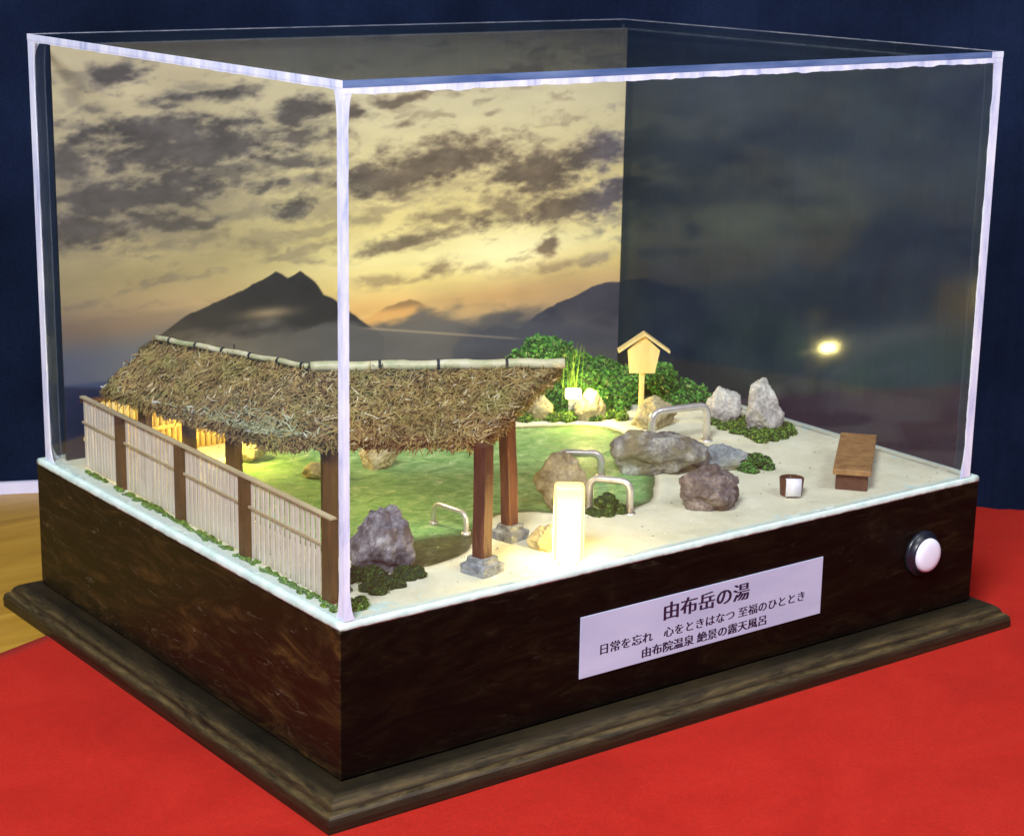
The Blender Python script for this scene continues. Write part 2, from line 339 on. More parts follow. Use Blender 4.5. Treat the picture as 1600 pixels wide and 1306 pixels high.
# plinth with ogee edge, one closed profile swept round
def sweep_rect(prof, x0, x1, y0, y1, sub=40):
    V = []; F = []; n = len(prof); segs = []
    cs = [(x0, y0, -1, -1), (x1, y0, 1, -1), (x1, y1, 1, 1), (x0, y1, -1, 1)]
    ring = []
    for c in range(4):
        ax, ay, sx, sy = cs[c]; bx_, by_, tx, ty = cs[(c+1) % 4]
        for k in range(sub):
            f = k/sub; ring.append((ax+(bx_-ax)*f, ay+(by_-ay)*f, sx+(tx-sx)*f, sy+(ty-sy)*f))
    for (x, y, dx, dy) in ring:
        for (o, z) in prof:
            jit = .005*fb((x*.8, y*.8, z*2+o), 1, 3) if o > .2 else 0
            V.append((x+dx*(o+jit), y+dy*(o+jit), z+jit*.6))
    L = len(ring)
    for i in range(L):
        for k in range(n-1):
            F.append((i*n+k, ((i+1) % L)*n+k, ((i+1) % L)*n+k+1, i*n+k+1))
    return V, F
prof = [(1.70, ZT+.0), (1.72, ZT+.45), (1.66, ZT+.72), (1.52, ZT+.86), (1.36, ZT+.92), (1.33, ZT+1.02), (1.22, ZT+1.2), (1.0, ZT+1.36), (.75, ZT+1.46), (.35, ZT+1.50), (-.6, ZT+1.52)]
V, F = sweep_rect(prof, X0, X1, Y0, Y1)
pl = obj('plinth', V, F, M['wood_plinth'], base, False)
wear_highlight = [0.05, .08, .2, .75, .5, .15, .55, .2, .05, .03, 0]
at = pl.data.attributes.new('wear', 'FLOAT', 'POINT'); at.data.foreach_set('value', [wear_highlight[i % len(prof)] for i in range(len(V))])
# painted top board (its pale edge shows all round below the case)
V = []; F = []
tb_prof = [(-1.0, -.384), (-.01, -.38), (.0, -.30), (-.015, -.12), (-.07, -.03), (-.16, -.012), (-1.4, -.012)]
V, F = sweep_rect(tb_prof, X0, X1, Y0, Y1, 80)
V = [(x, y, z+(.05*fb((x*1.7, y*1.7, 9)) if -.36 < z < -.25 else 0)) for x, y, z in V]
obj('top_board', V, F, M['mint'], base, True)
# nameplate and lettering
npy = Y0-.001
npl = MB().box((13.53, npy-.07, -5.78), (30.28, npy, -2.55), .02).obj('nameplate', M['plate'], base)
npl['label'] = 'pale lavender nameplate with three lines of dark lettering'
def text(body, xa, xb, zc, size, bold):
    """first glyph centred at xa, last at xb"""
    c = bpy.data.curves.new('lettering', 'FONT'); c.body = body; c.size = size; c.resolution_u = 3
    c.align_x = 'LEFT'; c.extrude = 0
    o = bpy.data.objects.new('tmp', c); sc.collection.objects.link(o); bpy.context.view_layer.update()
    me = bpy.data.meshes.new_from_object(o.evaluated_get(bpy.context.evaluated_depsgraph_get()))
    bpy.data.objects.remove(o)
    P = np.array([v.co[:] for v in me.vertices]); F = [tuple(p.vertices) for p in me.polygons]; bpy.data.meshes.remove(me)
    x0, x1 = P[:, 0].min(), P[:, 0].max(); hh = P[:, 1].max()-P[:, 1].min(); yc = (P[:, 1].max()+P[:, 1].min())/2
    g = size*.46
    sx = (xb-xa+2*g)/(x1-x0)
    V = []; FF = []
    for q, dx in enumerate((-bold, 0, bold)):                         # heavier strokes
        n0 = len(V); V += [((p[0]-x0)*sx+xa-g+dx, npy-.075-.0012*q, (p[1]-yc)+zc) for p in P]; FF += [tuple(i+n0 for i in f) for f in F]
    obj('lettering', V, FF, M['ink'], npl)
text('由布岳の湯', 19.43, 24.38, -3.36, 1.02, .042)
text('日常を忘れ　心をときはなつ 至福のひととき', 15.1, 28.71, -4.49, .60, .022)
text('由布院温泉 絶景の露天風呂', 17.85, 25.92, -5.27, .60, .027)
# push button
def disc_y(prof, cx, cz, y0, n=40):
    V = []; F = []
    for (r, d) in prof:
        for k in range(n):
            a = 2*math.pi*k/n; V.append((cx+r*math.cos(a), y0-d, cz+r*math.sin(a)))
    for i in range(len(prof)-1):
        for k in range(n): F.append((i*n+k, i*n+(k+1) % n, (i+1)*n+(k+1) % n, (i+1)*n+k))
    F.append(tuple((len(prof)-1)*n+k for k in range(n)))
    return V, F
V, F = disc_y([(1.32, 0), (1.33, .12), (1.25, .2), (1.12, .24), (1.08, .42), (1.02, .46), (.9, .46)], 38.25, -3.85, Y0)
pb = obj('push_button', V, F, M['black'], base, True)
V, F = disc_y([(.98, .2), (.98, .5), (.95, .60), (.86, .68), (.6, .74), (.3, .765), (.05, .77)], 38.25, -3.85, Y0)
obj('button_cap', V, F, M['white'], pb, True)

# ------------------------------------------------------------------ pond outline, ground, water
POND = [(4.6, 7.2), (5.6, 5.2), (7.2, 4.2), (9.2, 4.35), (11.0, 5.2), (12.8, 7.2), (14.6, 8.9), (16.6, 9.0), (18.4, 7.2), (20.4, 6.2), (22.6, 6.0), (24.4, 6.7),
        (26.0, 8.6), (27.8, 10.6), (29.4, 13.4), (31.0, 16.6), (32.4, 19.4), (31.4, 21.4), (28.4, 23.0), (25.0, 24.6), (20.5, 26.4), (15, 27.4), (9.5, 27.0), (6.2, 25.0), (4.6, 21.0), (4.0, 15.0), (4.0, 10.5)]
def smooth_poly(P, it=2):
    for _ in range(it):
        Q = []
        for i in range(len(P)):
            a = P[i]; b = P[(i+1) % len(P)]
            Q += [(.75*a[0]+.25*b[0], .75*a[1]+.25*b[1]), (.25*a[0]+.75*b[0], .25*a[1]+.75*b[1])]
        P = Q
    return P
PS = np.array(smooth_poly(POND))
def pond_sd(X, Y):
    """signed distance, negative inside"""
    A = PS; B = np.roll(PS, -1, 0)
    d = np.full(X.shape, 1e9); ins = np.zeros(X.shape, bool)
    for (ax, ay), (bx, by) in zip(A, B):
        ex, ey = bx-ax, by-ay; t = np.clip(((X-ax)*ex+(Y-ay)*ey)/(ex*ex+ey*ey), 0, 1)
        d = np.minimum(d, np.hypot(X-ax-t*ex, Y-ay-t*ey))
        c = ((ay > Y) != (by > Y)) & (X < (bx-ax)*(Y-ay)/(by-ay+1e-12)+ax); ins ^= c
    return np.where(ins, -d, d)
rs = np.random.RandomState(3)
def vnoise(X, Y, seed=0):
    g = np.random.RandomState(seed).rand(256, 256)
    xi = np.floor(X).astype(int); yi = np.floor(Y).astype(int); fx = X-xi; fy = Y-yi
    fx = fx*fx*(3-2*fx); fy = fy*fy*(3-2*fy)
    a = g[yi % 256, xi % 256]; b = g[yi % 256, (xi+1) % 256]; c = g[(yi+1) % 256, xi % 256]; d = g[(yi+1) % 256, (xi+1) % 256]
    return (a*(1-fx)+b*fx)*(1-fy)+(c*(1-fx)+d*fx)*fy
def fbm(X, Y, o=5, seed=0, gain=.5):
    s = 0; a = 1; n = 0
    for i in range(o):
        s = s+a*vnoise(X*2**i+17.3*i, Y*2**i+5.1*i, seed+i); n += a; a *= gain
    return s/n
def grid_mesh(name, xs, ys, Z, mat, attrs, keep=None):
    X, Y = np.meshgrid(xs, ys); nx = len(xs); ny = len(ys)
    V = np.stack([X.ravel(), Y.ravel(), Z.ravel()], 1)
    I = np.arange(nx*ny).reshape(ny, nx)
    F = np.stack([I[:-1, :-1].ravel(), I[:-1, 1:].ravel(), I[1:, 1:].ravel(), I[1:, :-1].ravel()], 1)
    if keep is not None:
        k = keep.ravel(); F = F[k[F].any(1)]
        used = np.unique(F); mp = -np.ones(len(V), int); mp[used] = np.arange(len(used)); V = V[used]; F = mp[F]
    else: used = slice(None)
    me = mesh(name, V, F.tolist(), mat, True)
    for an, arr in attrs.items():
        if arr.ndim == 2:
            at = me.attributes.new(an, 'FLOAT', 'POINT'); at.data.foreach_set('value', arr.ravel()[used].astype('f'))
        else:
            at = me.attributes.new(an, 'FLOAT_COLOR', 'POINT'); at.data.foreach_set('color', arr.reshape(-1, 4)[used].astype('f').ravel())
    return me
xs = np.linspace(.02, 42.4, 300); ys = np.linspace(.02, 31.9, 226)
X, Y = np.meshgrid(xs, ys); SD = pond_sd(X, Y)+.35*(fbm(X*.8, Y*.8, 4, 11)-.5)
Z = .05*(fbm(X*.5, Y*.5, 4, 2)-.5)+.025*(fbm(X*3, Y*3, 2, 5)-.5)
t = np.clip((.25-SD)/1.6, 0, 1); Z = Z-.30*t*t*(3-2*t)+.05*np.exp(-((SD-.35)/.25)**2)
m, nt, b = new_mat('sand_ground')
at = N(nt, 'ShaderNodeAttribute', attribute_name='bed')
f = noise_tex(nt, pos(nt), .45, 9, .68, .5)
sand = ramp(nt, f, [(.3, (.62, .62, .45)), (.5, (.74, .74, .56)), (.7, (.82, .82, .66))])
sand = mixc(nt, .45, sand, ramp(nt, noise_tex(nt, pos(nt), 12, 6, .8), [(.3, (.68, .67, .62)), (.7, (1.25, 1.25, 1.2))]), 'MULTIPLY')
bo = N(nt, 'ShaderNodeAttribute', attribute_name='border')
sand = mixc(nt, bo.outputs['Fac'], sand, (.60, .74, .72))  # pale blue reflection near the case edges painted into the sand
nt.links.new(mixc(nt, at.outputs['Fac'], sand, ramp(nt, noise_tex(nt, pos(nt), 2.2, 6, .7), [(.3, (.09, .07, .028)), (.5, (.22, .17, .07)), (.7, (.36, .30, .15))])), b.inputs['Base Color'])
b.inputs['Roughness'].default_value = .85; bump(nt, b, noise_tex(nt, pos(nt), 9, 8, .8), .55, .07); M['sand'] = m
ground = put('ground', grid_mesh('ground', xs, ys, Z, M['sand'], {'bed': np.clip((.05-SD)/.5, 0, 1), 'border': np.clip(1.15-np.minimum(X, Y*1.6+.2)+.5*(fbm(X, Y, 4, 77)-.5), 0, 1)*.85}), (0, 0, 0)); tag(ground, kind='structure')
gq = random.Random(77); gm = MB()
gx = np.array([gq.uniform(.6, 41.4) for _ in range(1500)]); gy = np.array([gq.uniform(.6, 30) for _ in range(1500)])
for x, y, sdv in zip(gx, gy, pond_sd(gx, gy)):
    if sdv < .1 or (sdv > 1.2 and gq.random() < .6): continue
    k = gq.uniform(.03, .09); V = [(x+k*a*gq.uniform(.7, 1.2), y+k*b_*gq.uniform(.7, 1.2), k*c*.8+.02) for a, b_, c in ((1, 0, 0), (0, 1, 0), (-1, 0, 0), (0, -1, 0), (0, 0, 1), (0, 0, -1))]
    gm.add(V, [(0, 1, 4), (1, 2, 4), (2, 3, 4), (3, 0, 4), (1, 0, 5), (2, 1, 5), (3, 2, 5), (0, 3, 5)])
M['grit'] = island('loose_grit', [(0, (.22, .20, .15)), (.5, (.48, .46, .36)), (1, (.78, .76, .66))], .85, .2)
o = gm.obj('grit', M['grit'], ground); o['kind'] = 'stuff'
# water: tinted resin, clearer where it is thin along the shore
xs = np.linspace(3, 34, 260); ys = np.linspace(3.4, 28.4, 210); X, Y = np.meshgrid(xs, ys); SD = pond_sd(X, Y)+.35*(fbm(X*.8, Y*.8, 4, 11)-.5)
rip = fbm(X*1.1+1.3*fbm(X*.4, Y*.4, 3, 21), Y*1.5, 4, 31, .55)
Zw = -.07+.07*(rip-.5)*np.clip(-SD/1.5, 0, 1)
m, nt, b = new_mat('green_water')
dp = N(nt, 'ShaderNodeAttribute', attribute_name='depth')
f = noise_tex(nt, pos(nt, (.8, 1.2, 1)), 1.0, 9, .72, 1.0)
c = ramp(nt, f, [(.30, (.11, .28, .075)), (.46, (.21, .44, .14)), (.58, (.34, .56, .21)), (.70, (.66, .78, .46))])
nt.links.new(c, b.inputs['Base Color']); b.inputs['Roughness'].default_value = .11; b.inputs['IOR'].default_value = 1.36
bp = bump(nt, b, noise_tex(nt, pos(nt, (.8, 1.3, 1)), 3.2, 6, .65, .8), .9, .16)
tr = N(nt, 'ShaderNodeBsdfTransparent'); tr.inputs[0].default_value = (.75, .85, .6, 1)
gl = N(nt, 'ShaderNodeBsdfGlossy'); gl.inputs['Roughness'].default_value = .08; nt.links.new(bp.outputs[0], gl.inputs['Normal'])
fr = N(nt, 'ShaderNodeFresnel'); fr.inputs[0].default_value = 1.4; nt.links.new(bp.outputs[0], fr.inputs['Normal'])
thin = N(nt, 'ShaderNodeMixShader'); nt.links.new(fr.outputs[0], thin.inputs[0]); nt.links.new(tr.outputs[0], thin.inputs[1]); nt.links.new(gl.outputs[0], thin.inputs[2])
mx = N(nt, 'ShaderNodeMixShader'); nt.links.new(dp.outputs['Fac'], mx.inputs[0]); nt.links.new(thin.outputs[0], mx.inputs[1]); nt.links.new(b.outputs[0], mx.inputs[2])
nt.links.new(mx.outputs[0], nt.nodes['Material Output'].inputs[0]); M['water'] = m
shallow = np.clip((np.hypot((X-9.4)/4.6, (Y-5.8)/2.7)-.75)/.45, 0, 1)         # the front arm of the pond is thin clear resin
depth = np.clip((-SD-.1)/.9, 0, 1)*(.06+.94*shallow)
water = put('pond_water', grid_mesh('pond_water', xs, ys, Zw, M['water'], {'depth': depth}, SD < .15), (0, 0, 0)); tag(water, kind='structure')

# ------------------------------------------------------------------ printed backdrop
CL=[(4.75,21.72,1.55,.6,0,1),(10.08,20.24,2.96,.4,8,.9),(3.37,19.85,.69,.25,0,.6),(16.81,18.98,2.12,.64,-5,1),(7.59,18.26,6.63,.79,-3,1),(10.21,17.24,5.79,1.1,0,1),(1.81,17.08,1.89,1.58,0,.8),(5.8,14.85,5.96,1.31,5,.95),(2.03,13.3,2.3,1.07,0,.9),(7.43,13.19,4.06,.66,0,.8),(10.5,15.74,4.58,.67,0,.7),(16.36,13.36,1.07,.5,15,.9),(14.7,14.56,.61,.34,30,.8),(17.53,14.86,2.15,.39,8,.8),(16.38,15.93,3.1,.34,3,.8),(16.62,17.55,2.39,.34,8,.8),(12.57,13.42,2.99,.53,8,.5),(9.17,12.0,3.73,.52,10,.5),(14.7,11.53,3.07,.62,10,.4),(20.77,18.76,1.19,.5,0,.9),(24.6,19.55,2.62,.27,2,.8),(23.99,18.14,1.28,.2,5,.7),(29.7,17.09,.8,.24,0,.5),(31.09,18.31,.51,.16,0,.5),(26.26,15.6,5.76,.96,8,.95),(22.77,14.66,3.4,.99,-5,.95),(23.39,13.79,2.62,.48,-5,.8),(34.54,14.34,3.91,1.17,10,1),(39.19,15.23,3.64,1.02,12,.95),(35.66,15.77,1.6,.33,5,.6),(36.9,11.98,6.62,.73,10,.95),(40.41,12.16,3.08,.78,8,1),(31.31,12.19,2.32,.58,0,.7),(27.28,11.81,2.73,.41,12,.65),(24.6,10.52,3.64,.41,12,.8),(35.64,9.19,1.08,.56,20,.9),(37.02,8.03,2.85,.39,8,.6),(38.89,8.16,2.23,.31,5,.5),(26.77,8.57,1.09,.45,8,.7),(29.18,8.34,1.12,.29,8,.5),(21.97,8.26,1.9,.36,3,.6),(24.61,8.16,1.46,.2,3,.5),(18.73,12.95,1.82,.98,0,.45),(20.57,12.02,2.32,.4,-5,.5),(29.21,16.43,2.0,.24,4,.4),(39.93,9.94,.67,.26,30,.5),(28.25,13.85,2.49,.24,12,.4),(21.97,12.7,2.82,.32,5,.5),(2.37,21.6,.75,.48,0,.45),(1.96,20.57,.75,.42,0,.4)]
M1=[(5.5,5.99),(6.91,6.58),(8.67,7.6),(10.32,8.07),(12.35,8.71),(13.83,9.21),(14.71,9.61),(15.11,9.44),(15.55,9.16),(16.0,9.32),(16.42,9.49),(16.89,9.15),(17.48,8.67),(18.06,7.85),(18.75,7.54),(19.76,6.71),(21.02,5.76),(22.45,4.78)]
M2=[(21.02,5.96),(22.45,6.54),(23.22,6.71),(24.43,6.95),(25.11,6.67),(25.9,6.26),(27.0,5.6),(28.52,4.8),(29.86,4.39),(30.96,3.58)]
M3=[(29.4,4.02),(31.2,4.5),(33.0,3.99),(34.79,4.92),(36.23,5.42),(37.54,5.67),(39.45,6.31),(40.63,6.41),(42.34,6.33)]
BX0, BX1, BZ0, BZ1, BY = .9, 41.67, .02, 23.35, 31.0
nx, nz = 560, 320
xs = np.linspace(BX0, BX1, nx); zs = np.linspace(BZ0, BZ1, nz); X, Zb = np.meshgrid(xs, zs)
def s2l(c): c = np.asarray(c, float)/255; return np.where(c <= .04045, c/12.92, ((c+.055)/1.055)**2.4)
def sstep(a, b, v): t = np.clip((v-a)/(b-a), 0, 1); return t*t*(3-2*t)
def lerp(a, b, t): return a+(b-a)*t[..., None]
def gz(stops):
    zz = [s[0] for s in stops]; cc = np.array([s[1] for s in stops], float)
    return np.stack([np.interp(Zb, zz, cc[:, k]) for k in range(3)], -1)
left = gz([(0, (62, 66, 92)), (5, (70, 78, 108)), (7, (92, 92, 105)), (8.2, (148, 134, 116)), (10, (140, 132, 108)), (12, (160, 152, 122)), (15, (172, 164, 138)), (19, (186, 178, 150)), (23, (190, 182, 158))])
right = gz([(0, (95, 95, 105)), (5, (168, 146, 118)), (6.5, (190, 164, 122)), (8, (212, 194, 130)), (9.5, (226, 218, 164)), (12, (210, 198, 142)), (15, (208, 198, 154)), (18, (200, 194, 162)), (23, (192, 190, 172))])
C = lerp(left, right, sstep(7, 24, X))
C = lerp(C, np.array([236., 232, 192]), .9*np.exp(-(((X-31.8)/5.5)**2+((Zb-9.3)/1.5)**2)))
C = lerp(C, np.array([216., 166, 96]), .5*np.exp(-(((X-21)/3.6)**2+((Zb-6.6)/.8)**2)))
C = lerp(C, np.array([182., 146, 102]), .6*np.exp(-(((X-31.5)/6)**2+((Zb-6.3)/1.0)**2)))
wx = fbm(X*.30, Zb*.6, 6, 41, .55)-.5; wz = fbm(X*.30, Zb*.6, 6, 51, .55)-.5
fine = fbm(X*.9, Zb*2.2, 6, 61, .6)
C *= (1+.16*(fbm(X*.22, Zb*.7, 5, 71, .6)-.5))[..., None]
den = np.zeros_like(X); Xw = X+3.2*wx; Zw2 = Zb+1.3*wz
for (cx, cz, rx, rz, tl, d) in CL:
    a = R(tl*.5); dx = Xw-cx; dz = Zw2-cz
    u = (dx*math.cos(a)+dz*math.sin(a))/(rx*1.35); v = (-dx*math.sin(a)+dz*math.cos(a))/(rz*1.6)
    den = np.maximum(den, d*np.clip(1.30-np.sqrt(u*u+v*v)+1.5*(fine-.5), 0, 1))
veil = .62*np.exp(-(((X-5.5)/8.5)**2+((Zb-14.6)/3.6)**2))*sstep(.30, .62, fbm(Xw*.25, Zw2*.8, 6, 121, .6))
wisps = sstep(.56, .72, fbm(Xw*.30, Zw2*1.1, 6, 81, .58))*.45*sstep(6, 9, Zb)
den = np.clip(np.maximum(np.maximum(sstep(.02, .95, den), wisps), veil), 0, 1)
cd = lerp(lerp(np.array([84., 81, 88])+0*C, np.array([106., 93, 82])+0*C, sstep(14, 26, X)), np.array([138., 118, 94])+0*C, sstep(11, 8, Zb)*sstep(14, 22, X)*.7)
cd = lerp(cd, np.array([84., 82, 106])+0*C, sstep(36, 41, X)*.8)
cd = cd*(.70+.62*fbm(X*.7, Zb*1.6, 6, 91, .62))[..., None]*(1.12-.26*den*den)[..., None]
C = lerp(C, cd, den*.90)
C = lerp(C, np.array([232., 190, 120]), .5*np.exp(-(((X-23)/3.0)**2+((Zb-5.9-.3*wx)/.35)**2)))
low = sstep(9.6, 7.0, Zb)*sstep(13, 4, X); C = lerp(C, lerp(np.array([104., 92, 92])+0*C, np.array([62., 74, 112])+0*C, sstep(7.6, 5.6, Zb)), low*.85)
def mount(P, jag, seed): return np.interp(X, [p[0] for p in P], [p[1] for p in P], left=-9, right=-9)+jag*(fbm(X*2.2, X*0+seed, 5, seed)-.5)
mist = lerp(np.array([74., 74, 82])+0*C, np.array([88., 88, 98])+0*C, fbm(X*.3, Zb*1.2, 5, 101))
k = sstep(-.05, .05, mount(M2, .12, 5)-Zb); C = lerp(C, lerp(lerp(np.array([128., 100, 74])+0*C, np.array([196., 152, 98])+0*C, sstep(6.75, 6.2, Zb+.25*wx)), mist, sstep(5.9, 4.4, Zb)), k*.85)
k = sstep(-.04, .04, mount(M3, .12, 6)-Zb); C = lerp(C, np.array([62., 62, 76])*(1+.25*(fbm(X, Zb, 4, 8)-.5))[..., None], k)
k = sstep(-.04, .04, mount(M1, .16, 7)-Zb); C = lerp(C, np.array([40., 40, 48])*(1+.3*(fbm(X*1.2, Zb*1.2, 4, 9)-.5))[..., None], k)
ml = 6.2+.055*(X-6)*0+1.3*(fbm(X*.35, Zb*.9, 5, 111)-.5)*2-.10*np.maximum(X-20, 0)
k = sstep(.5, -.6, Zb-ml)*sstep(4.5, 8.5, X); C = lerp(C, mist, k*.9)
C = lerp(C, np.array([142., 130, 118]), .75*np.exp(-(((X-14.2)/1.7)**2+((Zb-7.15-.25*wx)/.32)**2)))
sl = 5.5-(X-20.7)*.172; C = lerp(C, np.array([176., 158, 140]), .6*np.exp(-((Zb-sl)/.06)**2)*sstep(20, 22, X)*sstep(34, 32, X))
k = sstep(.2, -.6, Zb-(3.0-.02*X)); C = lerp(C, np.array([74., 74, 84]), k*.7*sstep(8, 12, X))
C = lerp(C, np.array([34., 38, 70])+0*C, sstep(4.6+.0*X, 4.2, Zb-.5*wx+.28*(X-1))*sstep(5, 3, X))
col = np.concatenate([s2l(np.clip(C, 0, 255))*np.array([1.17, 1.13, 1.0]), np.ones(X.shape+(1,))], -1)
m, nt, b = new_mat('printed_sunset_photo')
at = N(nt, 'ShaderNodeAttribute', attribute_name='print'); nt.links.new(at.outputs['Color'], b.inputs['Base Color'])
b.inputs['Roughness'].default_value = .55; b.inputs['Specular IOR Level'].default_value = .25; M['print'] = m
bd = thing('backdrop', (21, BY, 0), 'printed sunset sky with dark twin peaked mountain standing along the back of the case', 'backdrop')
V = np.stack([X.ravel(), np.full(X.size, BY), Zb.ravel()], 1); I = np.arange(X.size).reshape(nz, nx)
F = np.stack([I[:-1, :-1].ravel(), I[:-1, 1:].ravel(), I[1:, 1:].ravel(), I[1:, :-1].ravel()], 1)
me = mesh('printed_sheet', V, F.tolist(), M['print']); a_ = me.attributes.new('print', 'FLOAT_COLOR', 'POINT'); a_.data.foreach_set('color', col.reshape(-1).astype('f'))
put('printed_sheet', me, (0, 0, 0), bd)
MB().box((BX0, BY+.01, BZ0), (BX1, BY+.22, BZ1)).obj('backing_board', M['black'], bd)

# ------------------------------------------------------------------ acrylic case
case = thing('display_case', (21, 16, 0), 'clear acrylic display case with frosted glued edges covering the miniature garden', 'display case')
T = .32
for a, b_ in (((0, .02, .01), (T, D_-.02, H_-T)), ((T+.003, 0, .012), (W_-T-.003, T, H_-T-.002)), ((W_-T, .02, .01), (W_, D_-.02, H_-T)),
              ((T+.003, D_-T, .012), (W_-T-.003, D_, H_-T-.002)), ((.02, .02, H_-T+.004), (W_-.02, D_-.02, H_))):
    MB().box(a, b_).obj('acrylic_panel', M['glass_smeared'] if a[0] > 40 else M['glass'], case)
def bar(name, p0, p1, ax, w0, w1, wob, mat, seed, flare=0, n=120, eo=.012):
    """bar along p0->p1; ax = two inward axes; widths w0,w1 wobble like glue"""
    p0, p1 = Vector(p0), Vector(p1); a, b_ = Vector(ax[0]), Vector(ax[1]); V = []; F = []
    L = (p1-p0).length
    for i in range(n+1):
        f = i/n; s = f*L; e = min(s, L-s)
        k0 = w0+wob*fb((s*.9, seed, 0), 1, 5)+flare*math.exp(-(e/.45))
        k1 = w1+wob*fb((s*.9, seed+7, 3), 1, 5)+flare*math.exp(-(e/.45))
        p = p0+(p1-p0)*f
        V += [p-a*eo-b_*eo, p+a*k0-b_*eo, p+a*k0+b_*.05, p+a*.05+b_*.05, p+a*.05+b_*k1, p-a*eo+b_*k1]
    for i in range(n):
        for k in range(6): F.append((i*6+k, i*6+(k+1) % 6, (i+1)*6+(k+1) % 6, (i+1)*6+k))
    F.append((5, 4, 3, 2, 1, 0)); F.append(tuple(n*6+k for k in range(6)))
    obj(name, V, F, mat, case, origin=tuple(p0))
x_, y_, z_ = Vector((1, 0, 0)), Vector((0, 1, 0)), Vector((0, 0, 1))
zt = H_-T
bar('glued_edge', (0, 0, .02), (0, 0, zt), (x_, y_), .30, .40, .02, M['edge'], 1, .28)                      # near upright
bar('glued_edge', (0, D_, .02), (0, D_, zt), (x_, -y_), .34, .62, .04, M['edge'], 2, .45)                    # left upright
bar('glued_edge', (W_, 0, .02), (W_, 0, zt), (-x_, y_), .58, .5, .07, M['edge'], 3, .2)                     # right upright
bar('glued_edge', (W_, D_, .02), (W_, D_, zt), (-x_, -y_), .12, .12, .03, M['edge_thin'], 4)                # back upright
bar('glued_edge', (0, -.01, zt), (0, D_+.01, zt), (x_, -z_), .3, .08, .03, M['edge'], 5, eo=.017)                       # top left seam
bar('glued_edge', (-.01, 0, zt), (W_+.01, 0, zt), (y_, -z_), .3, .27, .08, M['edge'], 6, n=260, eo=.021)                # top front seam
MB().box((-.03, -.03, zt+.004), (.015, D_+.03, H_+.008), .006).obj('plate_edge', M['edge'], case)            # frosted left edge of the lid
MB().box((.016, -.03, zt+.006), (W_-.9, .016, H_+.004), .006).obj('plate_edge', M['edge_clear'], case)
MB().box((W_-.9, -.031, zt+.006), (W_+.03, .016, H_+.006), .006).obj('plate_edge', M['edge'], case)
MB().box((0.02, D_-.02, H_-.05), (W_, D_+.02, H_+.006), .006).obj('plate_edge', M['edge_thin'], case)
MB().box((W_-.02, .02, H_-.05), (W_+.02, D_-.03, H_+.006), .006).obj('plate_edge', M['edge_thin'], case)

# ------------------------------------------------------------------ rocks
def rock(name, label, c, size, rz, seed, mat, cuts=10, pointy=0.0, cat='rock', group=None, sink=.12, lump=.16):
    rg = random.Random(seed); bm = bmesh.new(); bmesh.ops.create_icosphere(bm, subdivisions=5, radius=1)
    pls = []
    for _ in range(cuts):
        n = Vector((rg.gauss(0, 1), rg.gauss(0, 1), rg.gauss(.15, .8))).normalized(); pls.append((n, rg.uniform(.62, .92)))
    off = Vector((seed*3.7, seed*1.3, seed*2.1)); V = []
    cz, sz = math.cos(rz), math.sin(rz)
    for v in bm.verts:
        u = v.co.normalized(); r = 1.0
        for n, d in pls:
            q = u.dot(n)
            if q > .01: r = min(r, d/q)
        r *= 1+lump*mnoise.fractal(u*1.6+off, 1, 2, 3)+.07*mnoise.fractal(u*5+off, 1, 2, 4)+.03*abs(mnoise.fractal(u*13+off, 1, 2, 3))
        p = u*r
        if pointy and p.z > 0: f = 1-pointy*min(1, p.z); p.x *= f; p.y *= f
        x, y, z = p.x*size[0]/2, p.y*size[1]/2, p.z
        z = z*size[2]*.62+size[2]*.40
        if z < -sink: z = -sink-.02*rg.random()
        V.append((c[0]+x*cz-y*sz, c[1]+x*sz+y*cz, z))
    F = [tuple(q.index for q in f.verts) for f in bm.faces]; bm.free()
    V = np.array(V); zmx = V[:, 2].max(); V[:, 2] = np.where(V[:, 2] > 0, V[:, 2]*size[2]/zmx, V[:, 2])
    o = obj(name, V, F, mat, smooth=True, origin=(c[0], c[1], -sink))
    return tag(o, label, cat, group)
cr = R(-37)
rock('standing_rock', 'tall pointed pale grey standing rock on bright moss at the right', (39.1, 14.1), (2.7, 2.3, 3.4), cr, 12, M['rk_grey'], 12, .32)
rock('standing_rock', 'shorter round topped standing rock left of the tall pointed one', (38.6, 16.9), (2.2, 1.9, 2.35), cr, 26, M['rk_grey'], 7, .12)
rock('boulder', 'large low mossy grey boulder under the big steel handrail', (27.9, 10.9), (5.3, 4.0, 2.35), cr, 31, M['rk_big'], 13, .15)
rock('flat_rock', 'low blue grey rock beside dark moss on the sand', (31.6, 9.6), (3.6, 2.4, 1.35), cr, 44, M['rk_blue'], 9, .2)
rock('boulder', 'rounded purple brown boulder on the sand near the front pane', (25.7, 3.9), (3.5, 2.7, 2.35), cr, 57, M['rk_dark'], 12, .15, lump=.3)
rock('peaked_rock', 'brown mossy peaked rock behind the glowing lantern', (19.2, 8.6), (3.1, 2.4, 3.0), cr, 64, M['rk_moss'], 8, .30)
rock('boulder', 'purple and white boulder in the front corner beside the fence', (5.35, 5.2), (3.3, 2.8, 3.15), cr, 78, M['rk_front'], 11, .15, lump=.25)
for i, (x, y, s, h, lb) in enumerate([(26.6, 24.3, 1.7, 1.3, 'small pale rock on the far bank nearest the thatched roof'), (29.2, 23.6, 1.7, 1.6, 'small yellowish rock below the glowing garden lamp'),
                                      (31.9, 22.0, 2.2, 2.0, 'squarish pale yellow rock on the far bank left of the signboard'), (34.2, 18.5, 2.9, 1.9, 'pale yellow rock at the foot of the wooden signboard')]):
    rock('bank_rock', lb, (x, y), (s, s*.8, h), cr, 90+i, M['rk_yellow'], 9, .15, sink=.3, group='small rocks on the far bank')
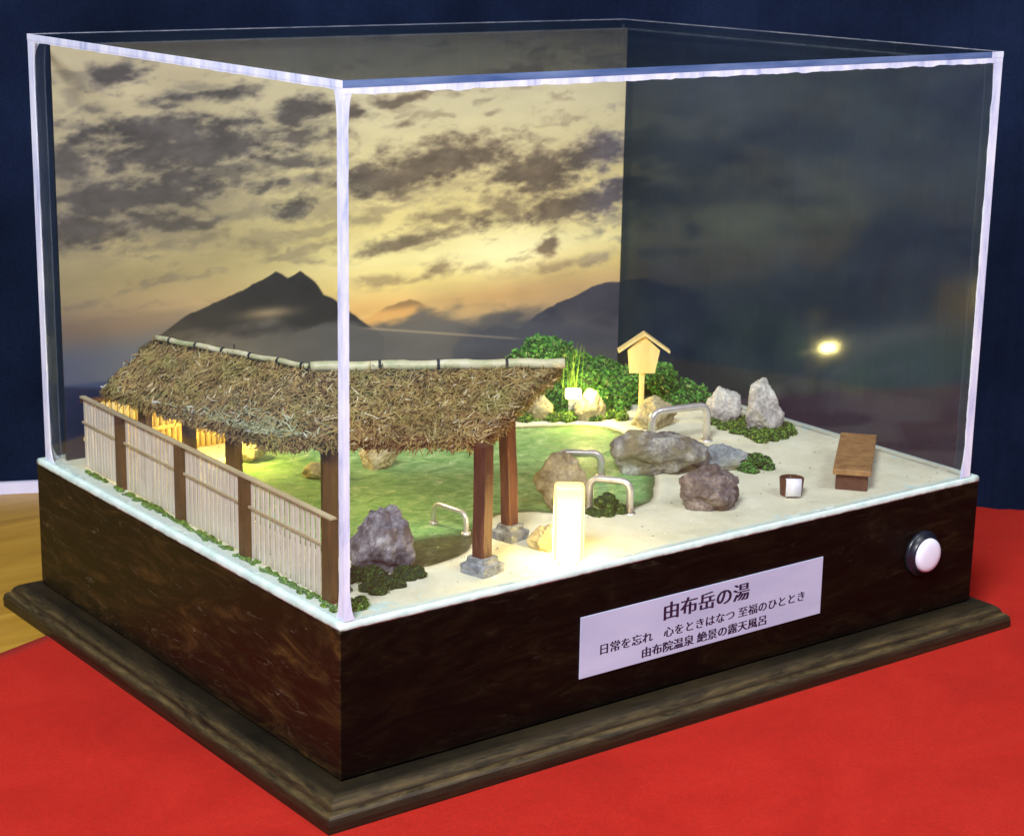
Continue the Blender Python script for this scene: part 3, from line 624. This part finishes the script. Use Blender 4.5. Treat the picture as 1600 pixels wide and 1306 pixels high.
rock('pond_rock', 'rounded yellow rock rising from the green pond', (15.0, 20.4), (2.5, 1.9, 1.6), cr, 121, M['rk_yellow'], 9, .15, sink=.3, group='rocks in the pond')
rock('pond_rock', 'low flat yellow rock in the pond near the corner post', (11.3, 20.6), (2.2, 1.5, .75), cr, 133, M['rk_yellow'], 8, .1, sink=.3, group='rocks in the pond')
rock('pond_rock', 'yellow rock in the pond behind the slatted fence', (9.6, 25.6), (2.0, 1.5, 1.4), cr, 141, M['rk_yellow'], 8, .1, sink=.3, group='rocks in the pond')
rock('pebble', 'small yellow stone close to the left of the glowing lantern', (13.9, 3.2), (1.8, 1.3, 1.3), cr, 155, M['rk_yellow'], 8, .1, sink=.1)

# ------------------------------------------------------------------ moss and shrubs
def leaves(points, normals, size, rg):
    mb = MB()
    for p, n in zip(points, normals):
        n = (Vector(n)+Vector((rg.gauss(0, .6), rg.gauss(0, .6), rg.gauss(0, .6)))).normalized()
        a = n.orthogonal().normalized(); a = Matrix.Rotation(rg.random()*6.28, 3, n) @ a; b_ = n.cross(a); s = size*rg.choice((.45, .6, .8, 1, 1.3, 1.7))*rg.uniform(.8, 1.2); p = Vector(p)
        mb.add([p-a*s, p+b_*s*.55+n*s*.15, p+a*s+n*s*.3, p-b_*s*.55+n*s*.15, p-n*s*.35], [(0, 3, 2, 1), (0, 1, 4), (1, 2, 4), (2, 3, 4), (3, 0, 4)])
    return mb
def clump(name, label, lumps, dens, size, mat, cat, group=None, seed=1, core=None):
    """lumps: (x,y,z,rx,ry,rz)"""
    rg = random.Random(seed); cmb = MB(); P = []; Nn = []
    for (x, y, z, rx, ry, rz) in lumps:
        bm = bmesh.new(); bmesh.ops.create_icosphere(bm, subdivisions=3, radius=1); V = []
        for v in bm.verts:
            k = .9+.22*mnoise.fractal(v.co*2.5+Vector((x, y, z)), 1, 2, 3); zz = max(z+v.co.z*rz*k, -.15)
            V.append((x+v.co.x*rx*k, y+v.co.y*ry*k, zz))
        cmb.add(V, [tuple(q.index for q in f.verts) for f in bm.faces]); bm.free()
        n = int(dens*(rx*ry+rx*rz+ry*rz)*4)
        for _ in range(n):
            u = Vector((rg.gauss(0, 1), rg.gauss(0, 1), rg.gauss(0, 1))).normalized()
            k = .86+.24*mnoise.fractal(u*2.5+Vector((x, y, z)), 1, 2, 3)+rg.uniform(-.03, .14)
            q = (x+u.x*rx*k, y+u.y*ry*k, z+u.z*rz*k)
            if q[2] < -.02: continue
            P.append(q); Nn.append((u.x/rx, u.y/ry, u.z/rz))
    cx = np.mean([l[0] for l in lumps]); cy = np.mean([l[1] for l in lumps])
    t = thing(name, (cx, cy, 0), label, cat, group)
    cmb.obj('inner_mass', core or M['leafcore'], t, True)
    o = leaves(P, Nn, size, rg).obj('foliage', mat, t); o['kind'] = 'stuff'
    return t
fx = lambda y: .85+.012*y                  # line of the left fence
rg = random.Random(5)
def mound(cx, cy, rx, ry, h, n, s, seed):
    q = random.Random(seed); L = []
    for _ in range(n):
        a = q.random()*6.28; r = math.sqrt(q.random()); x = cx+rx*r*math.cos(a); y = cy+ry*r*math.sin(a)
        z = h*max(0, 1-r*r)*q.uniform(.7, 1.05)
        k = s*q.uniform(.75, 1.25); L.append((x, y, max(.1, z-k*.5), k, k, k*.85))
    return L
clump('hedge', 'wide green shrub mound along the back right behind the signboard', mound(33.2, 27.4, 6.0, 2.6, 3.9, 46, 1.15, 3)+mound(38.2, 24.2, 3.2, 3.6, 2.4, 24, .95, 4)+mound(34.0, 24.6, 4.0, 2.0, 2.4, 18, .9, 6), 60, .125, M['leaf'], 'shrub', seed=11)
clump('moss_bed', 'bright green moss bed around the two standing rocks', mound(39.0, 14.6, 2.0, 3.2, .5, 46, .42, 8)+mound(38.4, 12.6, 1.6, 1.2, .4, 16, .36, 9), 170, .055, M['moss_bright'], 'moss', seed=12)
clump('moss_tuft', 'dark green moss tuft at the right of the low blue grey rock', mound(32.9, 8.0, 1.0, .9, .9, 16, .42, 14), 200, .055, M['leaf'], 'moss', seed=13)
clump('moss_tuft', 'dark moss tuft under the small handrail beside the lantern', mound(20.3, 6.3, .95, .7, .95, 14, .38, 15), 200, .055, M['moss'], 'moss', seed=14)
clump('moss_bed', 'dark moss bed under the purple and white boulder', mound(4.3, 3.8, 2.2, 1.6, .5, 26, .45, 16), 200, .055, M['moss'], 'moss', seed=15)
clump('moss_tuft', 'small bright moss tuft in the nearest corner of the case', mound(1.55, 1.45, .55, .45, .5, 8, .32, 17), 240, .055, M['moss_bright'], 'moss', seed=16)
L = []
for _ in range(240):
    y = rg.uniform(1.5, 29.0); x = fx(y)-.22+rg.gauss(-.06, .11)
    if fb((y*.5, 2, 1)) > -.32: k = rg.uniform(.05, .13); L.append((x, y, .02, k*1.2, k*2.2, k))
clump('moss_strip', 'thin strip of moss along the foot of the slatted fence', L, 500, .045, M['moss_bright'], 'moss', seed=17)
# low moss among bank rocks
L = []
for i in range(34):
    f = i/33; k = rg.uniform(.28, .5); L.append((25.6+f*8.2+rg.uniform(-.3, .3), 25.0-f*4.6+rg.uniform(.0, .8), .2, k, k, k*.9))
clump('moss_strip', 'green moss strip between the small rocks on the far bank', L, 180, .055, M['moss_bright'], 'moss', seed=18)

# ------------------------------------------------------------------ pavilion
pav = thing('pavilion', (9, 12, 0), 'L shaped open pavilion with a ragged thatched roof over the pond', 'pavilion')
EL, EC, ER = Vector((1.35, 26.6, 5.0)), Vector((2.2, 9.9, 5.75)), Vector((10.7, 4.1, 5.85))
RL, RC, RR = Vector((4.0, 25.6, 7.55)), Vector((6.7, 14.1, 7.9)), Vector((17.6, 7.3, 8.05))
def q4(a, b, c, d, s, t): return (a*(1-s)+b*s)*(1-t)+(d*(1-s)+c*s)*t           # s along eave, t up the slope
BL, BC, BR = RL+Vector((1.7, .1, -1.0)), RC+Vector((1.2, 1.2, -1.0)), RR+Vector((.9, 1.5, -.9))
V = []; F = []
nu, nv = 90, 26
def roof_pt(s, v):
    """s 0..2 along the L, v 0..1 eave->ridge, 1..1.35 back lip"""
    w_ = 0 if s < 1 else 1; ss = s-w_
    A = ((EL, EC, RC, RL), (EC, ER, RR, RC))[w_]; Bk = ((RL, RC, BC, BL), (RC, RR, BR, BC))[w_]
    return q4(*A, ss, v) if v <= 1 else q4(*Bk, ss, (v-1)/.35)
def roof_n(s, v):
    e = .01; s = min(max(s, e), 2-e)
    if abs(s-1) < .02: s = .97 if s < 1 else 1.03
    vv = min(v, .98) if v <= 1 else max(v, 1.02)
    a = roof_pt(s+e, vv)-roof_pt(s-e, vv); b_ = roof_pt(s, vv+e)-roof_pt(s, vv-e); n = a.cross(b_).normalized()
    return n if n.z > 0 else -n
top = []
for i in range(nu+1):
    for j in range(nv+1):
        s = 2*i/nu; v = 1.35*j/nv; p = roof_pt(s, v); n = roof_n(s, v)
        k = .16*fb(p, .9, 4)+.10*max(0, fb(p, 2.2, 2))+.03
        V.append(p+n*k)
nT = len(V)
for i in range(nu+1):
    for j in range(nv+1):
        s = 2*i/nu; v = 1.35*j/nv; p = roof_pt(s, v); e = min(v/.3, (1.35-v)/.2, s/.08, (2-s)/.08, 1)
        V.append(p-Vector((0, 0, .30+.35*max(0, e)+.1*fb(p, 1.3, 3))))
st = nv+1
for i in range(nu):
    for j in range(nv):
        a = i*st+j; F.append((a, a+st, a+st+1, a+1)); F.append((nT+a, nT+a+1, nT+a+st+1, nT+a+st))
for i in range(nu):
    a = i*st; F.append((a, nT+a, nT+a+st, a+st)); a = i*st+nv; F.append((a, a+st, nT+a+st, nT+a))
for j in range(nv):
    a = j; F.append((a, a+1, nT+a+1, nT+a)); a = nu*st+j; F.append((a, nT+a, nT+a+1, a+1))
roof = obj('thatched_roof', V, F, M['thatch'], pav, True)
def straws(n, pts, lmin, lmax, wid, rg):
    mb = MB()
    for _ in range(n):
        p, d, nn = pts(rg); d = d.normalized(); L = rg.uniform(lmin, lmax); w_ = wid*rg.uniform(.5, 1.5)
        sd = d.cross(nn).normalized(); bend = nn*rg.uniform(-.04, .10)*L+sd*rg.uniform(-.10, .10)*L
        pa, pm, pb_ = p-d*L/2, p+bend, p+d*L/2+nn*rg.uniform(-.1, .15)*L
        up = nn*w_*.8; V = []
        for q, f in ((pa, .8), (pm, 1), (pb_, .5)): V += [q-sd*w_*f, q+up*f, q+sd*w_*f]
        mb.add(V, [(0, 1, 4, 3), (1, 2, 5, 4), (2, 0, 3, 5), (3, 4, 7, 6), (4, 5, 8, 7), (5, 3, 6, 8)])
    return mb
def pts_main(rg):
    s = rg.random()*2; v = rg.random()*.93
    if rg.random() < .1: v = 1+rg.random()*.33
    p = roof_pt(s, v); n = roof_n(s, v)
    dn = (roof_pt(s, min(v+.02, 1.3))-roof_pt(s, max(v-.02, 0))).normalized(); sd = n.cross(dn)
    a = rg.gauss(0, .75); p = p+n*(.10+.10*max(0, fb(p, 2.2, 2))+.16*fb(p, .9, 4)+rg.uniform(0, .12))
    return p, dn*math.cos(a)+sd*math.sin(a)+n*rg.gauss(0, .18), n
def pts_edge(rg):
    r = rg.random()
    if r < .62: s = rg.random()*2; v = rg.random()*.03
    elif r < .85: s = 2; v = rg.random()*1.2
    else: s = 0; v = rg.random()*1.1
    p = roof_pt(s, v); n = roof_n(s, v); out = Vector((-.5, -.6, 0)) if r < .62 else (Vector((.8, .1, 0)) if s == 2 else Vector((0, 1, 0)))
    p = p+Vector((0, 0, rg.uniform(-.42, .1)-.35*max(0, fb(p, .8, 3))*rg.random()))+out*rg.uniform(-.05, .2)
    return p, Vector((rg.gauss(0, .6), rg.gauss(0, .6), rg.gauss(-.6, .5)))+out*.5, (out+Vector((0, 0, .4))).normalized()
o = straws(6500, pts_main, .3, 1.15, .034, random.Random(21)).obj('straw_layer', M['straw'], roof); o['kind'] = 'stuff'
o = straws(3200, pts_main, .18, .6, .058, random.Random(24)).obj('straw_chips', M['straw'], roof); o['kind'] = 'stuff'
o = straws(3000, pts_edge, .25, .85, .036, random.Random(22)).obj('straw_fringe', M['straw'], roof); o['kind'] = 'stuff'
def pts_pale(rg):
    if rg.random() < .7: s = min(max(rg.gauss(.93, .10), 0), 2); v = abs(rg.gauss(0, .16))
    else: s = min(max(rg.gauss(.7, .25), 0), 2); v = abs(rg.gauss(0, .05))
    p = roof_pt(s, v); n = roof_n(s, v); p = p+n*(.22+.16*fb(p, .9, 4)+rg.uniform(0, .1))
    return p, Vector((rg.gauss(0, 1), rg.gauss(0, 1), rg.gauss(0, .6))), n
o = straws(330, pts_pale, .3, .7, .04, random.Random(23)).obj('pale_straw', M['straw_pale'], roof); o['kind'] = 'stuff'
# ridge poles with dark ties
def ridge(a, b, r, ties):
    a = a+Vector((0, 0, .24)); b = b+Vector((0, 0, .22)); n = 36; path = [a+(b-a)*(i/n)+Vector((0, 0, .03*math.sin(i*.7))) for i in range(n+1)]
    rr = [r*(1+(.10 if i % 9 == 4 else 0)) for i in range(n+1)]
    o = tube(path, r, 12, radii=rr).obj('ridge_pole', M['ridge'], pav, True)
    d = (b-a).normalized()
    for f in ties:
        p = a+(b-a)*f; mb = MB(); tube([p-d*.07, p+d*.07], r*1.22, 12, mb)
        sdv = d.cross(Vector((0, 0, 1))).normalized()
        tube([p-sdv*r+Vector((0, 0, -r*.4)), p-sdv*(r+.12)+Vector((0, 0, -.35))], .05, 6, mb)
        mb.obj('tie', M['cord'], o)
ridge(RL, RC, .15, (.1, .28, .46, .64, .82, .97))
ridge(RC+Vector((.15, -.05, -.06)), RR+Vector((.3, -.2, -.02)), .27, (.27, .5, .77))
# posts, each on its footing
def post(x, y, zt_, r, foot, lean=(0, 0), mat=None):
    z0 = .75 if foot else -.25
    V = []; F = []; cs = [(-1, -.8), (-.8, -1), (.8, -1), (1, -.8), (1, .8), (.8, 1), (-.8, 1), (-1, .8)]; n = 9
    for i in range(n):
        f = i/(n-1); jx, jy = .03*fb((x, f*4, 1)), .03*fb((y, f*4, 2))
        for a_, b_ in cs:
            ca, sa = math.cos(R(12)), math.sin(R(12)); u, v = (a_*ca-b_*sa)*r, (a_*sa+b_*ca)*r
            V.append((x+lean[0]*f+u+jx, y+lean[1]*f+v+jy, z0+(zt_-z0)*f))
    for i in range(n-1):
        for k in range(8): F.append((i*8+k, i*8+(k+1) % 8, (i+1)*8+(k+1) % 8, (i+1)*8+k))
    F += [tuple(range(7, -1, -1)), tuple((n-1)*8+k for k in range(8))]
    o = obj('post', V, F, mat or M['post'], pav)
    if foot:
        bm = bmesh.new(); bmesh.ops.create_cube(bm, size=2); bmesh.ops.subdivide_edges(bm, edges=bm.edges[:], cuts=9, use_grid_fill=True); V = []
        for v in bm.verts:
            q = v.co; k = (1.0-.26*(q.z > .25)-.05*max(0, q.z))*(1-.05*(abs(q.x)*abs(q.y))**3)
            k *= 1+.07*mnoise.fractal(q*1.9+Vector((x, y, 0)), 1, 2, 4)
            u, w_ = q.x*foot*k, q.y*foot*k
            V.append((x+u*math.cos(R(14))-w_*math.sin(R(14)), y+u*math.sin(R(14))+w_*math.cos(R(14)), .36+q.z*.42+.03*mnoise.fractal(q*2.5, 1, 2, 3)))
        F = [tuple(v.index for v in f.verts) for f in bm.faces]; bm.free(); obj('footing', V, F, M['concrete'], o)
post(9.2, 2.2, 6.3, .37, .80)
post(13.4, 5.6, 6.6, .34, .72, (-.25, .1))
post(4.95, 9.0, 6.0, .33, 0)
post(6.6, 12.1, 6.6, .26, 0)
post(3.35, 15.9, 6.0, .34, 0)
post(2.9, 19.9, 6.0, .30, 0)
post(2.7, 24.6, 5.6, .30, 0)
# eave beams
for a, b_ in ((EL+Vector((.9, -.6, -.1)), EC+Vector((.9, .5, -.1))), (EC+Vector((.9, .5, -.1)), ER+Vector((-.3, .3, -.1)))):
    tube([a, b_], .2, 8).obj('eave_beam', M['post'], pav, True)

# ------------------------------------------------------------------ slatted fence (left) and bamboo screen (back left)
fence = thing('slatted_fence', (1.1, 15, 0), 'pale slatted fence with reddish wooden posts along the left pane', 'fence')
pys = [2.62, 10.5, 17.35, 24.35]
pm_ = {}
for y in pys:
    MB().box((fx(y)-.24, y-.36, -.05), (fx(y)+.25, y+.36, 4.04), .03).obj('post', M['post'], fence)
sl = mesh('slat', MB().box((-.04, -.15, .08), (.03, .15, 3.98), .02).V, MB().box((-.04, -.15, .08), (.03, .15, 3.98), .02).F, M['slat'])
bounds = [2.62, 10.5, 17.35, 24.35, 29.3]; cnt = [15, 14, 14, 12]
for k in range(4):
    ya, yb = bounds[k]+.38, bounds[k+1]-(.38 if k < 3 else .02); n = cnt[k]
    for i in range(n):
        y = ya+(yb-ya)*(i+.5)/n
        o = put('slat', sl, (fx(y)+.06+rnd.uniform(-.012, .012), y, rnd.uniform(-.03, .0)), fence, rnd.uniform(-.05, .05))
    ra, rb = bounds[k]+(.004 if k else -.36), bounds[k+1]
    for z0, z1, dx, nm in ((4.05, 4.14, -.17, 'top_rail'), (2.58, 2.70, -.09, 'middle_rail')):
        a_, b_ = (ra, rb) if z0 > 3 else (ya, yb); ix = .15 if z0 > 3 else -.01
        MB().add([(fx(a_)+dx, a_, z0), (fx(b_)+dx, b_, z0), (fx(b_)+ix, b_, z0), (fx(a_)+ix, a_, z0), (fx(a_)+dx, a_, z1), (fx(b_)+dx, b_, z1), (fx(b_)+ix, b_, z1), (fx(a_)+ix, a_, z1)],
                 [(0, 1, 2, 3), (7, 6, 5, 4), (0, 4, 5, 1), (1, 5, 6, 2), (2, 6, 7, 3), (3, 7, 4, 0)]).obj(nm, M['rail'], fence)
scr = thing('bamboo_screen', (6, 29.5, 0), 'golden bamboo screen lit yellow under the far end of the thatched roof', 'screen')
cane = tube([(0, 0, -.05), (0, 0, 1.2), (0, 0, 2.4), (0, 0, 3.7)], .175, 12); cane = mesh('cane', cane.V, cane.F, M['bamboo'], True)
for i in range(26): put('cane', cane, (1.75+i*.37, 29.55+rnd.uniform(-.03, .03), rnd.uniform(-.1, .0)), scr)
MB().box((1.2, 29.30, 3.68), (11.3, 29.72, 3.86), .03).obj('top_rail', M['post'], scr)
MB().box((1.2, 29.28, 1.5), (11.3, 29.37, 1.72), .03).obj('middle_rail', M['bamboo'], scr)

# ------------------------------------------------------------------ lamps
def lantern_mat():
    """lit paper: brightest in the middle of each face, yellower over the corner strips and the top"""
    m, nt, b = new_mat('lit_lantern_shade'); b.inputs['Base Color'].default_value = (.85, .75, .5, 1)
    tc = N(nt, 'ShaderNodeTexCoord'); sp = N(nt, 'ShaderNodeSeparateXYZ'); nt.links.new(tc.outputs['Generated'], sp.inputs[0])
    def mth(op, a, b_=None):
        n = N(nt, 'ShaderNodeMath', operation=op)
        for i, v in enumerate((a, b_)):
            if v is None: continue
            if hasattr(v, 'links'): nt.links.new(v, n.inputs[i])
            else: n.inputs[i].default_value = v
        return n.outputs[0]
    ax = mth('ABSOLUTE', mth('SUBTRACT', sp.outputs[0], .5)); ay = mth('ABSOLUTE', mth('SUBTRACT', sp.outputs[1], .5))
    e = mth('MULTIPLY', mth('MINIMUM', ax, ay), 2.0)
    e = mth('MAXIMUM', e, mth('SUBTRACT', mth('MULTIPLY', sp.outputs[2], 1.0), .06))
    nt.links.new(ramp(nt, e, [(.40, (1, .74, .25)), (.70, (1, .60, .09)), (.97, (1, .50, .05))]), b.inputs['Emission Color'])  # yellow bloom fringe put into the emission colour
    nt.links.new(mth('MULTIPLY', ramp(nt, e, [(.42, (1, 1, 1)), (.66, (.16, .16, .16)), (.84, (.034, .034, .034)), (1.0, (.022, .022, .022))]), 60.0), b.inputs['Emission Strength']); return m
M['glow'] = lantern_mat()
M['glow2'] = emit_mat('lit_garden_lamp', (1.0, .78, .30), 7.0)
lan = thing('lantern', (13.6, 1.1, 0), 'glowing white square lantern standing on the sand by the front pane', 'lantern')
mt = Matrix.Translation((13.6, 1.1, 0)) @ Matrix.Rotation(R(-37), 4, 'Z')
sh = MB().box((-.74, -.55, .06), (.74, .55, 3.95), .2); me = mesh('shade', sh.V, sh.F, M['glow'], True); put('shade', me, (13.6, 1.1, 0), lan, R(-37))
MB().box((-.5, -.38, -.03), (.5, .38, .06), .02).xf(mt).obj('foot', M['benchleg'], lan)
gl_ = thing('garden_lamp', (31.2, 22.9, 0), 'small glowing garden lamp on the far bank at the end of the roof', 'lamp')
mt = Matrix.Translation((31.3, 22.9, 0)) @ Matrix.Rotation(R(-37), 4, 'Z')
MB().box((-.5, -.4, 1.25), (.5, .4, 1.85), .12).xf(mt).obj('shade', M['glow2'], gl_, True)
MB().box((-.3, -.3, -.1), (.3, .3, 1.25), .04).xf(mt).obj('pedestal', M['concrete'], gl_)
for x, y, z, zr in ((8.6, 25.2, 2.95, 7.0), (10.5, 13.2, 6.35, 7.2)):     # bulbs under the thatch
    bu = tube([(x, y, z), (x, y, z+.1), (x, y, z+.35), (x, y, z+.5)], .17, 10, radii=[.06, .17, .17, .07]).obj('bulb', M['glow2'], pav, True)
    tube([(x, y, z+.5), (x, y, zr)], .04, 6).obj('wire', M['cord'], bu)
gr = thing('grass_tuft', (31.6, 23.6, 0), 'thin upright grass tuft growing behind the small garden lamp', 'grass')
mb = MB(); q = random.Random(4)
for _ in range(16):
    x, y = 31.7+q.gauss(0, .3), 23.5+q.gauss(0, .25); h = q.uniform(2.4, 4.9); lx, ly = q.gauss(0, .35), q.gauss(0, .25)
    tube([(x, y, .2), (x+lx*.3, y+ly*.3, h*.5), (x+lx, y+ly, h)], .03, 4, mb, radii=[.032, .026, .008])
o = mb.obj('blades', M['moss_bright'], gr); o['kind'] = 'stuff'

# ------------------------------------------------------------------ handrails
def handrail(label, a, b, h, r, rc, dz=(0, 0), base=-.1):
    a, b = Vector((*a, base)), Vector((*b, base)); t = thing('handrail', tuple((a+b)/2), label, 'handrail', 'steel handrails around the pond')
    d = (b-a).normalized(); ta, tb = a+Vector((0, 0, h+dz[0]-base)), b+Vector((0, 0, h+dz[1]-base)); P = [a]
    u = Vector((0, 0, 1)); dd = (tb-ta).normalized()
    for k in range(7):
        f = k/6*math.pi/2; P.append(ta-u*rc+dd*rc+(-dd*math.cos(f)+u*math.sin(f))*rc)
    for k in range(7):
        f = k/6*math.pi/2; P.append(tb-u*rc-dd*rc+(dd*math.sin(f)+u*math.cos(f))*rc)
    P.append(b); tube(P, r, 14).obj('tube', M['metal'], t, True)
    for p in (a, b):
        tube([(p.x, p.y, -.12), (p.x, p.y, .06)], r*1.7, 14).obj('foot_flange', M['metal'], t, True)
handrail('largest steel handrail rising behind the mossy grey boulder', (30.9, 14.9), (34.7, 14.2), 2.15, .22, .6, (.0, .05))
handrail('short pale handrail emerging behind the brown peaked rock', (22.4, 13.2), (24.4, 11.7), 1.35, .21, .55)
handrail('steel handrail over the dark moss beside the lantern', (19.9, 7.2), (21.2, 5.4), 1.75, .19, .5)
handrail('thin low handrail in the clear shallow water at the front', (11.7, 9.9), (12.05, 7.5), 1.05, .14, .45)

# ------------------------------------------------------------------ signboard, bench, bucket
sg = thing('signboard', (34.4, 19.9, 0), 'small yellow wooden signboard with a gabled roof on a post', 'signboard')
mt = Matrix.Translation((34.4, 19.9, 0)) @ Matrix.Rotation(R(-35), 4, 'Z')
MB().box((-.2, -.02, -.1), (.12, .22, 3.6), .03).xf(mt).obj('post', M['signwood'], sg)
pf = [(-.85, 3.1), (.72, 3.1), (1.0, 4.55), (.0, 5.45), (-1.0, 4.55)]
V = [(x, -.16, z) for x, z in pf]+[(x, -.03, z) for x, z in pf]
MB().add(V, [(0, 1, 2, 3, 4), (9, 8, 7, 6, 5)]+[(i, i+5, (i+1) % 5+5, (i+1) % 5) for i in range(5)]).xf(mt).obj('board', M['signwood'], sg)
for s in (-1, 1):
    V = [(0 if s > 0 else 0, 0, 5.52), (s*1.58, 0, 4.42), (s*1.62, 0, 4.56), (0, 0, 5.70)]
    V = [(x, -.42, z) for x, _, z in V]+[(x, .36, z) for x, _, z in V]
    MB().add(V, [(0, 1, 2, 3), (7, 6, 5, 4)]+[(i, i+4, (i+1) % 4+4, (i+1) % 4) for i in range(4)]).xf(mt).obj('roof_board', M['signwood'], sg)
bn = thing('bench', (37, 4.6, 0), 'brown wooden bench on the sand at the right end', 'bench')
d = Vector((6.11, 5.29, 0)); Lb = d.length; ang = math.atan2(d.y, d.x)
mt = Matrix.Translation((34.0, 1.62, 0)) @ Matrix.Rotation(ang, 4, 'Z')
MB().box((0, -1.05, .95), (Lb, 1.05, 1.28), .05).xf(mt).obj('seat', M['bench'], bn)
MB().box((.35, -.88, -.03), (1.0, .88, .95), .04).xf(mt).obj('leg', M['benchleg'], bn)
MB().box((Lb-1.0, -.88, -.03), (Lb-.35, .88, .95), .04).xf(mt).obj('leg', M['benchleg'], bn)
MB().box((1.0, -.7, .35), (Lb-1.0, .7, .949), .03).xf(mt).obj('apron', M['benchleg'], bn)
bk = thing('bucket', (30.9, 3.1, 0), 'tiny brown wooden bucket on the sand right of the purple brown boulder', 'bucket')
cx, cy, n = 30.9, 3.15, 14
stv = []
for i in range(n):
    a0, a1 = 2*math.pi*(i+.04)/n, 2*math.pi*(i+.96)/n; V = []
    for z, r0, r1 in ((0, .60, .49), (.98, .68, .57)):
        for a, r in ((a0, r0), (a1, r0), (a1, r1), (a0, r1)): V.append((cx+r*math.cos(a), cy+r*math.sin(a), z))
    MB().add(V, [(3, 2, 1, 0), (4, 5, 6, 7), (0, 1, 5, 4), (1, 2, 6, 5), (2, 3, 7, 6), (3, 0, 4, 7)]).obj('stave', M['benchleg'], bk)
V, F = [], []
for z, r in ((.1, .51), (.101, .02)):
    for k in range(16): V.append((cx+r*math.cos(k*.3927), cy+r*math.sin(k*.3927), z))
F = [(k, (k+1) % 16, 16+(k+1) % 16, 16+k) for k in range(16)]
obj('bottom', V, F, M['benchleg'], bk)
tw = thing('towel', (30.6, 2.6, 0), 'folded white towel hung over the front of the tiny bucket', 'towel')
mt = Matrix.Translation((cx, cy, 0)) @ Matrix.Rotation(R(-36), 4, 'Z')
P = [(-.25, .95), (-.48, 1.05), (-.66, 1.07), (-.77, .97), (-.76, .6), (-.73, .1)]
V = []; 
for yy, z in P:
    V += [(-.42, yy, z), (.42, yy, z), (.42, yy-.07, z+.03), (-.42, yy-.07, z+.03)]
F = []
for i in range(len(P)-1):
    for k in range(4): F.append((i*4+k, i*4+(k+1) % 4, (i+1)*4+(k+1) % 4, (i+1)*4+k))
F += [(3, 2, 1, 0), tuple(range(len(V)-4, len(V)))]
MB().add(V, F).xf(mt).obj('cloth', M['towel'], tw, True)
